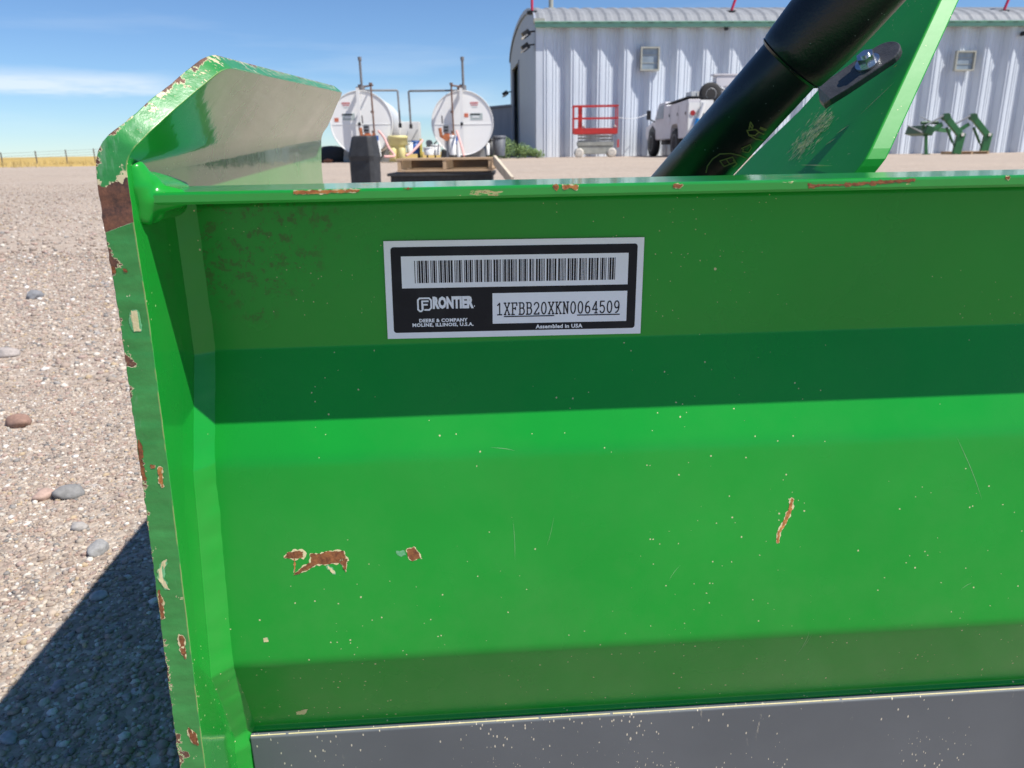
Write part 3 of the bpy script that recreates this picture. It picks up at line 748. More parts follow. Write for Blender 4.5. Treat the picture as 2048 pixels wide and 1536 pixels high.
def rrect(x0, y0, x1, y1, r, n=5):
    out = []
    for cx, cy, a0 in ((x1-r, y0+r, -90), (x1-r, y1-r, 0), (x0+r, y1-r, 90), (x0+r, y0+r, 180)):
        out += [(cx+r*math.cos(R(a0+90*k/n)), cy+r*math.sin(R(a0+90*k/n))) for k in range(n+1)]
    return out
m2 = BB(); base = [(0, 0), (LW, 0), (LW, LH), (0, LH)]
m2.add([lab(u, v, 0) for u, v in base]+[lab(u, v, -.0003) for u, v in base], [(0, 1, 2, 3), (7, 6, 5, 4), (0, 4, 5, 1), (1, 5, 6, 2), (2, 6, 7, 3), (3, 7, 4, 0)])
labo = m2.build('serial_label', M['label_white']); tag(labo, 'white and black serial number label with barcode')
lpoly('label_panel', [rrect(13, 12, LW-13, LH-12, 6)], 'label_black', .00008, labo)
lpoly('barcode_field', [[(33, 30), (LW-31, 30), (LW-31, 93), (33, 93)]], 'label_white', .00016, labo)
lpoly('number_field', [[(214, 106), (LW-31, 106), (LW-31, 168), (214, 168)]], 'label_white', .00016, labo)
C39 = {'0': 'nnnwwnwnn', '1': 'wnnwnnnnw', '2': 'nnwwnnnnw', '4': 'nnnwwnnnw', '5': 'wnnwwnnnn', '6': 'nnwwwnnnn', '9': 'nnwwnnwnn', 'B': 'nnwnnwnnw', 'F': 'nnwnwwnnn',
       'K': 'wnnnnnnww', 'N': 'nnnnwnnww', 'X': 'nwnnwnnnw', '*': 'nwnnwnwnn'}
seq = []
for ch in '*1XFBB20XKN0064509*':
    for i, e in enumerate(C39[ch]): seq.append((i % 2 == 0, 2.6 if e == 'w' else 1.))
    seq.append((False, 1.))
tot = sum(w for _, w in seq); u = 59.; k = (465.-59.)/tot; bars = []
for on, w in seq:
    if on: bars.append([(u, 39), (u+w*k, 39), (u+w*k, 83), (u, 83)])
    u += w*k
lpoly('barcode', bars, 'ink', .00024, labo)
# serial number: slab lettering drawn stroke by stroke in a 6 x 10 cell
def arc(cx, cy, rx, ry, a0, a1, n=10): return [(cx+rx*math.cos(R(a0+(a1-a0)*i/n)), cy+ry*math.sin(R(a0+(a1-a0)*i/n))) for i in range(n+1)]
GL = {'1': [[(.9, 8.0), (3, 10), (3, 0)], [(.8, 0), (5.2, 0)]],
      'X': [[(.6, 0), (5.4, 10)], [(.6, 10), (5.4, 0)], [(0, 0), (1.9, 0)], [(4.1, 0), (6, 0)], [(0, 10), (1.9, 10)], [(4.1, 10), (6, 10)]],
      'F': [[(1.2, 0), (1.2, 10)], [(0, 10), (5.4, 10), (5.4, 7.8)], [(1.2, 5.2), (4, 5.2)], [(4, 6.2), (4, 4.2)], [(0, 0), (3, 0)]],
      'B': [[(1.1, 0), (1.1, 10)], [(0, 10), (3.4, 10)]+arc(3.4, 7.7, 1.7, 2.3, 90, -90)+[(1.1, 5.4)], [(3.4, 5.4)]+arc(3.4, 2.7, 2.1, 2.7, 90, -90)+[(0, 0)]],
      '2': [arc(3, 7.4, 2.3, 2.6, 165, -35)+[(.6, 0), (5.4, 0), (5.4, 1.3)]],
      '0': [arc(3, 5, 2.3, 5, 0, 360, 24)],
      'K': [[(1.1, 0), (1.1, 10)], [(5, 10), (1.1, 4.4)], [(2.4, 6), (5.3, 0)], [(0, 0), (2.2, 0)], [(0, 10), (2.2, 10)], [(4, 10), (6, 10)], [(4.4, 0), (6, 0)]],
      'N': [[(1.1, 0), (1.1, 10), (4.9, 0), (4.9, 10)], [(0, 0), (2.2, 0)], [(0, 10), (1.1, 10)], [(3.9, 10), (6, 10)]],
      '6': [arc(4.4, 5.0, 3.6, 5.0, 95, 180, 8)+arc(3, 3.0, 2.2, 3.0, 180, 540, 20)],
      '4': [[(4.2, 0), (4.2, 10), (.5, 3), (5.6, 3)], [(2.8, 0), (5.4, 0)]],
      '5': [[(5, 10), (1.2, 10), (1.0, 5.6)]+arc(2.9, 3.2, 2.4, 3.2, 110, -150, 16)],
      '9': [arc(1.6, 5.0, 3.6, 5.0, -85, 0, 8)+arc(3, 7.0, 2.2, 3.0, 0, 360, 20)]}
def strokes(lines, w, tr):
    polys = []
    for L_ in lines:
        for a, b in zip(L_, L_[1:]):
            A, B_ = Vector(tr(a)), Vector(tr(b)); d = (B_-A)
            if d.length < 1e-6: continue
            d.normalize(); nn = Vector((-d.y, d.x))*w/2; e = d*w*.32
            polys.append([tuple(A-e+nn), tuple(B_+e+nn), tuple(B_+e-nn), tuple(A-e-nn)])
    return polys
polys = []; pitch = 15.05
for i, ch in enumerate('1XFBB20XKN0064509'):
    x0 = 222.5+i*pitch
    polys += strokes(GL[ch], 2.5, lambda p, x0=x0: (x0+p[0]*1.98, 150-p[1]*2.35))
for a, b in ((1, 7), (11, 16)): polys.append([(222+a*pitch, 152.8), (222+b*pitch+13, 152.8), (222+b*pitch+13, 155.0), (222+a*pitch, 155.0)])
# stagger heights a hair so overlapping strokes never share a plane
m2 = BB()
for i, P_ in enumerate(polys): m2.add([lab(u, v, .00024+i*2e-7) for u, v in P_], [(0, 1, 2, 3)])
m2.build('serial_number', M['ink'], parent=labo, fix=False)
def ltext(name, txt, x, y, h, bold, sx, w=None, sp=1., shear=0):
    v_, f_ = text_mesh(txt, h/.73, bold, 1, sp, shear=shear)
    ww = max(a for a, b in v_)-min(a for a, b in v_); mn = min(a for a, b in v_); s_ = (w/ww) if w else sx
    return lpoly(name, [(x+(a-mn)*s_, y-b) for a, b in v_], 'label_white', .00024, labo, f_)
ltext('lettering', 'RONTIER', 93, 133.5, 22.5, 1.9, 1, w=83, sp=1.0)
ltext('lettering', 'DEERE & COMPANY', 65, 162, 7.0, .38, 1, w=98, sp=1.08)
ltext('lettering', 'MOLINE, ILLINOIS, U.S.A.', 51, 171, 7.0, .38, 1, w=124, sp=1.08)
ltext('lettering', 'Assembled in USA', 302, 179.5, 8.0, .38, 1, w=97, sp=1.05)
ltext('lettering', '.', 176.5, 132, 14, .3, .6)
# the F in its rounded frame
polys = strokes([rrect(62, 113, 88, 137, 5)[:-2][6:]+rrect(62, 113, 88, 137, 5)[:4]], 3.4, lambda p: p)
fr = [(86, 113.5), (67, 113.5), (63.5, 117), (63.5, 136), (67, 139.5), (70, 139.5), (73, 136.5), (73, 128)]
polys = strokes([fr, [(86, 113.5), (90, 117.5), (90, 133), (86, 137), (77, 137)]], 3.3, lambda p: p)
polys += strokes([[(84, 119.5), (72, 119.5), (72, 135)], [(72, 126.5), (82, 126.5)]], 3.4, lambda p: p)
m2 = BB()
for i, P_ in enumerate(polys): m2.add([lab(u, v, .00024+i*2e-7) for u, v in P_], [(0, 1, 2, 3)])
m2.build('logo', M['label_white'], parent=labo, fix=False)

# ------- hitch tower plates (only the left one is in view)
def tower(mirror):
    X = lambda x_: x_ if not mirror else 2*.633-x_
    m2 = BB(); T = .0125
    # outline in (y, z); the plate leans inward by 8 degrees
    P_ = [(.550, -.060), (.5455, -.0150), (.5455, -.010), (.549, -.003), (.6120, .1023), (.67, .22), (.73, .36), (.80, .36), (.72, .18), (.697, .102), (.7290, .0318), (.766, -.0087), (.80, -.060)]
    vs = []
    for t_ in (0, T):
        for y_, z_ in P_: vs.append((X(.283+(z_+.0134)*.70+t_*1.22), y_, z_))
    n_ = len(P_)
    m2.add(vs, [tuple(range(n_)), tuple(range(n_, 2*n_))[::-1]]); m2.add(vs, [(i, (i+1) % n_, (i+1) % n_+n_, i+n_) for i in range(n_)])
    o = m2.build('tower_plate', M['paint_tower'])
    bm = bmesh.new(); bm.from_mesh(o.data); bmesh.ops.remove_doubles(bm, verts=bm.verts, dist=1e-6); bmesh.ops.recalc_face_normals(bm, faces=bm.faces); bm.to_mesh(o.data); bm.free()
    md = o.modifiers.new('bevel', 'BEVEL'); md.width = .0012; md.segments = 2; md.limit_method = 'ANGLE'; md.angle_limit = R(30)
    return o
tw = tower(False); tower(True)
# ------- black document tube strapped to the tower plate
def black_plastic(name, c, rough, tex):
    t = NT(name); f = t.vor(420); k = t.xyz(t.vor(420, 'Color'))
    sp = t.math('MULTIPLY', t.math('GREATER_THAN', k[0], .9), t.math('LESS_THAN', f, .14))
    t.set(Base_Color=t.mix(t.math('MULTIPLY', sp, .6), c, (.35, .35, .33, 1)), Roughness=t.map(t.noise(40, 4), .3, .7, rough-.06, rough+.08), Normal=t.bump(t.noise(tex, 4, .6), .25, .0008))
    t.b.inputs['Specular IOR Level'].default_value = .5; return t.m
M['blk'] = black_plastic('black_tube_plastic', (.006, .008, .010, 1), .30, 90)
M['blk_cap'] = black_plastic('black_cap_plastic', (.006, .007, .009, 1), .33, 500)
def camray(px, py, y_):     # implement coordinates at depth y_
    r = F3 + CR*((px-1024)/FPX) + CU*((768-py)/FPX); q = Vector((r.dot(Lx), r.dot(Dx), r.dot(Vx))); return q*(y_/q.y)
A0, A1 = camray(1400, 332, .545), camray(1646, 55, .500); ax = (A1-A0).normalized()
JB = A0+(A1-A0)*.80
m2 = BB(); m2.tube([A0-ax*.05, A0-ax*.048, JB+ax*.01], [.016, .0212, .0212], 40); tubo = m2.build('document_tube', M['blk'])
m2 = BB(); m2.tube([JB-ax*.004, JB-ax*.002, JB+ax*.004, JB+ax*.020, JB+ax*.028, JB+ax*.20, JB+ax*.204], [.0222, .0236, .0243, .0256, .0258, .0252, .022], 40)
m2.build('cap', M['blk_cap'], parent=tubo)
m2 = BB(); m2.tube([JB-ax*.0052, JB-ax*.0035], [.0218, .0236], 40); m2.build('cap_rim', M['blk'], parent=tubo)
# yellow pictograms printed on the tube
M['picto'] = plain('olive_yellow_print', (.22, .20, .045, 1), .5, 0, .15, 200)
sd = ax.cross(Vector((0, 1, 0))).normalized(); fr_ = sd.cross(ax).normalized()
if fr_.y > 0: fr_ = -fr_
def tube_pt(px, py, l=.00025):
    r = F3 + CR*((px-1024)/FPX) + CU*((768-py)/FPX); d = Vector((r.dot(Lx), r.dot(Dx), r.dot(Vx))).normalized()
    w = -A0; dp = d-ax*d.dot(ax); wp = w-ax*w.dot(ax); a = dp.dot(dp); b = 2*dp.dot(wp); c = wp.dot(wp)-(.0212+l)**2; D_ = b*b-4*a*c
    if D_ < 0: return None
    return d*((-b-math.sqrt(D_))/(2*a))
def picto(lines, w):
    m3 = BB(); k = 0
    for L_ in lines:
        LL = []
        for a, b in zip(L_, L_[1:]):
            for j in range(4): LL.append((a[0]+(b[0]-a[0])*j/4, a[1]+(b[1]-a[1])*j/4))
        LL.append(L_[-1])
        for a, b in zip(LL, LL[1:]):
            A, B_ = Vector(a), Vector(b); d = B_-A
            if d.length < 1e-5: continue
            d.normalize(); nn = Vector((-d.y, d.x))*w/2; e = d*w*.2
            q = [tube_pt(*(p), .00025+k*1e-6) for p in (A-e+nn, B_+e+nn, B_+e-nn, A-e-nn)]; k += 1
            if all(q): m3.add(q, [(0, 1, 2, 3)])
    return m3
circ = [(1453+42*math.cos(R(a)), 345-39*math.sin(R(a))) for a in range(40, 176, 8)]
picto([[(1496, 318), (1480, 311), (1462, 307)]+[(1440, 308), (1425, 318), (1415, 332), (1412, 345)],
       [(1440, 322), (1465, 314), (1471, 324), (1448, 333), (1440, 322)], [(1452, 318), (1459, 328)], [(1466, 320), (1474, 328), (1466, 334)]], 2.6).build('pictogram', M['picto'], parent=tubo, fix=False)
picto([[(1483, 297), (1500, 289), (1503, 296), (1497, 305), (1485, 303), (1487, 299), (1483, 297)]], 2.2).build('pictogram', M['picto'], parent=tubo, fix=False)
picto([[(1494, 261), (1511, 259), (1518, 264), (1510, 271), (1498, 270), (1494, 261)], [(1518, 264), (1528, 269)], [(1497, 270), (1512, 278), (1526, 281)], [(1498, 258), (1501, 244), (1506, 252), (1504, 258)], [(1500, 250), (1503, 256)]], 2.6).build('pictogram', M['picto'], parent=tubo, fix=False)
picto([[(1521, 256), (1532, 260)]], 5).build('pictogram', M['picto'], parent=tubo, fix=False)
# strap and bolt
M['strap'] = plain('scuffed_black_strap', (.055, .055, .06, 1), .42, 0, .35, 60, bump=.2)
M['zinc'] = plain('zinc_plated_steel', (.62, .64, .66, 1), .28, 1, .12, 120)
def onplate(px, py, l=0.):
    r = F3 + CR*((px-1024)/FPX) + CU*((768-py)/FPX); q = Vector((r.dot(Lx), r.dot(Dx), r.dot(Vx)))
    k = (.283-l*1.22+.70*.0134)/(q.x-.70*q.z); return q*k
SA, SB = onplate(1640, 198, .030), onplate(1799, 91, .009); sa = (SB-SA).normalized(); sn = Vector((-.819, 0, .573)); sn = (sn-sa*sn.dot(sa)).normalized()
sw = sn.cross(sa).normalized()
if sw.y < 0: sw = -sw
sn = (sn+sw*-.35).normalized(); sw = sn.cross(sa).normalized()
Ls = (SB-SA).length; ol = [(0, .004), (.004, .011), (Ls*.25, .0125)]+[(Ls-.0125+.0125*math.sin(R(a)), .0125*math.cos(R(a))) for a in range(0, 181, 15)]+[(Ls*.25, -.0125), (.004, -.011), (0, -.004)]
m2 = BB(); n_ = len(ol); top = [SA+sa*a+sw*b+sn*.0028+(-sn*.006 if a < .003 else Vector((0, 0, 0))) for a, b in ol]; bot = [p-sn*.0055 for p in top]
m2.add(top+bot, [tuple(range(n_))[::-1], tuple(range(n_, 2*n_))]+[(i, (i+1) % n_, (i+1) % n_+n_, i+n_) for i in range(n_)])
st = m2.build('strap', M['strap'], bevel=.0008)
m2 = BB(); m2.box((0, 0, 0), (.03, .024, .006)); 
bc = SA+sa*(Ls-.024)+sn*.0028
m2 = BB(); m2.tube([bc, bc+sn*.0016], .0088, 24); m2.build('washer', M['zinc'])
m2 = BB(); m2.tube([bc+sn*.0016, bc+sn*.0078], .0064, 6, smooth=False); m2.build('bolt', M['zinc'], bevel=.0005)
m2 = BB(); m2.tube([bc-sn*.010, bc+sn*.0095], .0034, 16); m2.build('bolt_shank', M['zinc'])
# lugs that carry the strap: one from the tube, one welded on the tower plate
# scraped patch on the tower plate: cream scratches
m2 = BB(); g = random.Random(4)
M['scrape'] = chip_mat('yellow_scrape', (.52, .54, .20, 1), (.75, .72, .42, 1), 300)
def scratch(p, q, w, k):
    a, b = onplate(*p, .0004+k*1e-6), onplate(*q, .0004+k*1e-6); d = (b-a)
    if d.length < 1e-5: return
    nn = Vector((0, d.z, -d.y)).normalized()*w
    mid = (a+b)/2
    m2.add([a, mid+nn, b, mid-nn], [(0, 1, 2, 3)])
for k in range(420):
    t_ = g.random(); px, py = 1590+(1650-1590)*t_+g.gauss(0, 9), 312-(312-235)*t_+g.gauss(0, 8); l = g.uniform(4, 18)
    scratch((px, py), (px+l*.8, py-l*g.uniform(.6, 1.1)), g.uniform(.0001, .00055), k)
for (a, b) in (((1718, 231), (1790, 163)), ((1672, 268), (1698, 250)), ((1600, 330), (1665, 331)), ((1785, 136), (1796, 128)), ((1650, 290), (1672, 276))): scratch(a, b, .0005, 200)
m2.build('scrape_marks', M['scrape'], parent=tw, fix=False)

# ------------------------------------------------------------------ the metal shed
def galv(name, c, c2, rough=.45, metal=.35):
    t = NT(name); n = t.noise(1.6, 6, .65, t.scl(3, 3, .35)); n2 = t.noise(9, 5, .6, t.scl(1, 1, .12))
    col = t.mix(t.map(n, .35, .68), c, c2); col = t.mix(t.map(n2, .55, .75, 0, .3), col, tuple(x*.7 for x in c[:3])+(1,))
    t.set(Base_Color=col, Roughness=rough, Metallic=metal, Normal=t.bump(t.noise(7, 4), .15, .01)); return t.m
M['wall'] = galv('weathered_galvanised_wall', (.55, .60, .66, 1), (.66, .71, .77, 1), .5, .05)
M['roof'] = galv('grey_metal_roof', (.21, .22, .235, 1), (.29, .30, .315, 1), .62, .0)
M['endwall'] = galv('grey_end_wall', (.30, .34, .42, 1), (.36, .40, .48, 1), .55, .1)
M['gutter'] = plain('pale_green_gutter', (.20, .42, .30, 1), .45, 0, .1, 2)
M['dark'] = plain('dark_green_door', (.012, .035, .030, 1), .5, 0, .3, 2)
M['winframe'] = plain('window_frame_cream', (.40, .40, .34, 1), .6, 0, .1, 8)
M['winglass'] = plain('dusty_window_pane', (.27, .33, .38, 1), .3, 0, .2, 3)
M['black'] = plain('black_paint', (.015, .015, .016, 1), .5, 0, .2, 12)
M['rubber'] = plain('tyre_rubber', (.028, .027, .027, 1), .75, 0, .25, 14)
M['white'] = plain('white_paint', (.78, .78, .76, 1), .35, 0, .04, 3)
M['red'] = plain('red_paint', (.56, .035, .030, 1), .5, 0, .12, 6)
M['pole_red'] = plain('red_pole_paint', (.55, .02, .07, 1), .45, 0, .1, 6)
M['chassis'] = plain('faded_grey_chassis', (.36, .37, .33, 1), .6, 0, .2, 5)
M['lampw'] = plain('lamp_glass', (.70, .66, .58, 1), .3, 0, .1, 5)
YAW = R(4.0)
bld = empty('metal_shed', (1.12, 33.0, .03), YAW, label='long arched metal shed with corrugated galvanised walls and pale green gutter', cat='shed')
HW, WD, PER, NP = 5.10, 14.0, 1.075, 28
def wall_profile():
    D_ = .22; pts = []
    # crest, slope in, valley with two small ribs, steep return
    base = [(0, 0), (.24, 0), (.76, D_), (.92, D_), (1.075, 0)]
    def y(x):
        for (a, ya), (b, yb) in zip(base, base[1:]):
            if a <= x <= b: return ya+(yb-ya)*(x-a)/(b-a)
    N = 64
    for i in range(N+1):
        x = PER*i/N; yy = y(min(x, 1.0749))
        for c in (.05, .17, .42, .56, .70, .84): yy -= .030*max(0, 1-abs(x-c)/.034)
        pts.append((x, yy))
    return pts
wp = wall_profile(); wm0 = None
for k in range(NP):
    if wm0 is None:
        mb = MB(); n = len(wp); vs = [(x, y, 0) for x, y in wp]+[(x, y, HW) for x, y in wp]
        mb.add(vs, [(i, i+1, n+i+1, n+i) for i in range(n-1)], 0, False)
        o = mb.build('wall_panel', M['wall'], bld, fix=False); wm0 = o
    else:
        o = wm0.copy(); COL.objects.link(o)
    o.location = (.28+k*PER, .0, 0)
LEN = .28+NP*PER
mb = MB(); mb.box((.14, .10, HW/2), (.28, .2, HW)); mb.build('corner_trim', M['wall'], bld)
RISE = 1.22
def arch(t): return (WD/2-WD/2*math.cos(t), HW+RISE*math.sin(t))
mb = MB(); pts = [(-.0, 0)]+[(a, b) for a, b in (arch(math.pi*i/28) for i in range(29))]+[(WD, 0)]
vs = [(0, y, z) for y, z in pts]+[(.04, y, z) for y, z in pts]; n = len(pts)
# the end wall, pierced by the tall door: built as strips left and right of it and over it
D0, D1, DZ = 8.0, 12.2, 4.55
mb = MB()
def topz(y): return HW+RISE*math.sqrt(max(0, 1-((y-WD/2)/(WD/2))**2))
yy = sorted(set([0, .05, .3, .8]+[WD*i/40 for i in range(41)]+[D0, D1, WD-.05]))
for a, b in zip(yy, yy[1:]):
    lo = DZ if (a >= D0-1e-6 and b <= D1+1e-6) else 0
    wv = .012*math.sin(a*9)
    mb.add([(0, a, lo), (0, b, lo), (0, b, topz(b)), (0, a, topz(a))], [(0, 1, 2, 3)])
mb.build('end_wall', M['endwall'], bld, fix=False)
mb = MB(); mb.box((.25, (D0+D1)/2, DZ/2), (.06, D1-D0-.02, DZ-.02)); dr = mb.build('door', M['dark'], bld)
mb = MB(); [mb.box((.0, y_, DZ/2), (.10, .10, DZ)) for y_ in (D0, D1)]; mb.box((0, (D0+D1)/2, DZ+.05), (.10, D1-D0+.2, .10)); mb.build('door_frame', M['endwall'], bld)
mb = MB(); mb.box((LEN, WD/2, HW/2), (.04, WD-.1, HW)); mb.box((LEN/2, WD, HW/2), (LEN, .04, HW)); mb.build('rear_walls', M['endwall'], bld)
# roof ribs: one curved sheet per bay
rm = None; RP = PER*.5; NR = int((LEN+.1)/RP)+1
for k in range(NR):
    if rm is None:
        mb = MB(); vs = []; seg = 24; cs = [(0, .0), (.10, .0), (.20, .045), (.36, .045), (.46, 0), (RP, 0)]
        for i in range(seg+1):
            t_ = math.pi*i/seg; y_, z_ = arch(t_); nrm = Vector((-math.cos(t_)*RISE, math.sin(t_)*WD/2)).normalized()
            if i == 0: y_ -= .24; z_ -= .02
            for (a, h) in cs: vs.append((a, y_+nrm.x*h, z_+nrm.y*h+.03))
        q = len(cs); mb.add(vs, [(i*q+j, i*q+j+1, (i+1)*q+j+1, (i+1)*q+j) for i in range(seg) for j in range(q-1)], 0, False)
        o = mb.build('roof_panel', M['roof'], bld, fix=False); rm = o
    else: o = rm.copy(); COL.objects.link(o)
    o.location = (-.05+k*RP, 0, 0)
mb = MB(); mb.box((LEN/2, -.20, HW-.04), (LEN+.1, .10, .17)); mb.box((LEN/2, -.235, HW+.055), (LEN+.12, .13, .03)); mb.box((LEN/2, -.09, HW-.11), (LEN, .16, .02)); mb.build('gutter', M['gutter'], bld)
mb = MB()
for i in range(28):
    (y0, z0), (y1, z1) = arch(math.pi*i/28), arch(math.pi*(i+1)/28)
    mb.add([(-.06, y0, z0-.14), (-.06, y1, z1-.14), (-.06, y1, z1+.06), (-.06, y0, z0+.06), (.0, y0, z0+.06), (.0, y1, z1+.06)], [(0, 1, 2, 3), (3, 2, 5, 4)])
mb.build('gable_trim', M['endwall'], bld, fix=False)
mb = MB(); mb.box((.12, -.10, HW+.10), (.42, .30, .17)); mb.build('eave_return', M['winframe'], bld)
def inv(p): return (Matrix.Rotation(-YAW, 3, 'Z') @ (Vector(p)-Vector((1.12, 33, .03))))
def onwall(px, py):       # building coordinates of a point on the long wall
    r = F3 + CR*((px-1024)/FPX) + CU*((768-py)/FPX); nrm = Matrix.Rotation(YAW, 3, 'Z') @ Vector((0, 1, 0)); o0 = Vector((1.12, 33, .03)); c0 = Vector((0, 0, CAMH))
    return inv(c0+r*((o0-c0).dot(nrm)/r.dot(nrm)))
for (x0, y0, x1, y1) in ((1281, 94, 1317, 142), (1911, 102, 1944, 142)):
    a, b = onwall(x0, y0), onwall(x1, y1); w, h = b.x-a.x, a.z-b.z; c = ((a.x+b.x)/2, (a.z+b.z)/2)
    mb = MB(); [mb.box((c[0]+s*(w/2-.03), -.06, c[1]), (.06, .14, h)) for s in (-1, 1)]; [mb.box((c[0], -.0605, c[1]+s*(h/2-.03)), (w-.12, .139, .06)) for s in (-1, 1)]
    wf = mb.build('window', M['winframe'], bld)
    mb = MB(); mb.box((c[0], -.03, c[1]), (w-.1, .02, h-.1)); mb.build('pane', M['winglass'], wf)
    mb = MB(); [mb.box((c[0], -.045, c[1]+h*q_), (w-.12, .02, .02)) for q_ in (-.17, .17)]; mb.build('glazing_bar', M['winframe'], wf)
def floodlight(x, y, z, s=.22, dirx=-1):
    mb = MB(); mb.tube([(x, y, z+.05), (x+dirx*.25, y-.05, z+.02)], .03, 8); mb.box((x+dirx*.36, y-.08, z-.06), (s, s, s*.8), (0, .6*dirx, 0)); f = mb.build('lamp', M['black'], bld)
    mb = MB(); mb.box((x+dirx*.42, y-.10, z-.17), (s*.9, s*.9, .05), (0, .6*dirx, 0)); mb.build('lamp_glass', M['lampw'], f)
floodlight(0, .3, 4.85, .3); floodlight(0, .6, 4.4, .3); floodlight(0, 13.2, 3.5, .3)
p = onwall(1451, 58); mb = MB(); mb.box((p.x, -.08, p.z), (.12, .14, .12)); mb.build('lamp', M['black'], bld)
p = onwall(2043, 68); mb = MB(); mb.box((p.x, -.16, p.z), (.20, .3, .16), bev=.03); f = mb.build('lamp', M['black'], bld); mb = MB(); mb.box((p.x+.12, -.3, p.z+.02), (.16, .1, .18), bev=.03); mb.build('lamp_glass', M['lampw'], f)
# roof furniture
def onroof(px, py, d=1.6):
    a = onwall(px, py); return a
mb = MB(); mb.tube([(.92, 2.6, 5.85), (.92, 2.6, 7.3)], .10, 14); mb.tube([(.92, 2.6, 6.02), (.92, 2.6, 6.10)], .20, 14); mb.build('vent_pipe', M['winframe'], bld)
for (px0, py0, px1, lean) in ((1068, 22, 1067, 0), (1464, 22, 1482, 1), (2007, 22, 2026, 1)):
    a = onwall(px0, py0); x0 = a.x*(1.0+.9/34); z0 = HW+.62
    o = empty('red_pole', (0, 0, 0), label=['upright red pole at the left end of the shed roof', 'leaning red pole halfway along the shed roof', 'leaning red pole near the right edge on the shed roof'][[1068, 1464, 2007].index(px0)], cat='pole', group='red poles on the shed roof')
    wx = Matrix.Rotation(YAW, 3, 'Z'); P0 = wx @ Vector((x0, .75, z0))+Vector((1.12, 33, .03)); P1 = P0+Vector((.55*lean, .1, 1.6))
    mb = MB(); mb.tube([tuple(Vector((0, 0, -.1))), tuple(P1-P0)], .055, 10); pp = mb.build('pole_shaft', M['pole_red'], o)
    mb = MB(); mb.tube([(0, 0, -.13), (0, 0, -.03)], .22, 14); mb.build('base', M['black'], o); o.location = P0
# small lean-to behind the tanks, left of the shed
o = empty('lean_to', (-1.6, 46.5, .1), label='low blue grey metal lean-to in shade between right tank and shed', cat='shed')
mb = MB(); mb.prism([(-.3, 0), (2.3, 0), (2.3, 2.75), (-.3, 2.55)], 'y', 0, 6); mb.build('wall', M['endwall'], o)
mb = MB(); mb.prism([(-.4, 2.56), (2.4, 2.78), (2.4, 2.88), (-.4, 2.66)], 'y', -.1, 6.1); mb.build('roof', M['endwall'], o)

# ------------------------------------------------------------------ fuel tanks
def tank_mat():
    t = NT('white_tank_paint'); n = t.noise(2.2, 6, .65); x = t.xyz()
    c = t.mix(t.map(n, .4, .75, 0, .25), (.86, .86, .84, 1), (.70, .70, .66, 1))
    t.set(Base_Color=c, Roughness=.38); return t.m
M['tank'] = tank_mat()
M['pipe'] = plain('grey_pipe', (.20, .19, .19, 1), .5, .2, .15, 9)
M['pipebrown'] = plain('rusty_pipe', (.17, .10, .075, 1), .7, 0, .25, 14)
M['orange'] = plain('orange_pump_body', (.50, .16, .06, 1), .6, 0, .3, 10)
M['blue'] = plain('blue_paint', (.03, .10, .32, 1), .5, 0, .2, 8)
M['hose'] = plain('faded_pink_hose', (.75, .42, .38, 1), .6, 0, .15, 8)
M['yellow'] = plain('pale_yellow_plastic', (.66, .58, .26, 1), .5, 0, .08, 4)
M['bucket'] = plain('white_plastic', (.72, .73, .72, 1), .45, 0, .05, 5)
M['signred'] = plain('faded_red_print', (.55, .22, .22, 1), .5, 0, .15, 9)
M['signorange'] = plain('orange_red_placard', (.58, .16, .09, 1), .5, 0, .1, 9)
M['signgrey'] = plain('grey_green_placard', (.42, .48, .47, 1), .5, 0, .08, 9)
M['drum_shaded'] = plain('grey_drum_shaded', (.10, .11, .13, 1), .6, 0, .2, 9)  # grey drum with its shade put into the colour
M['steel'] = plain('dull_grey_steel', (.28, .29, .30, 1), .5, .3, .2, 9)
AX = R(3.4)
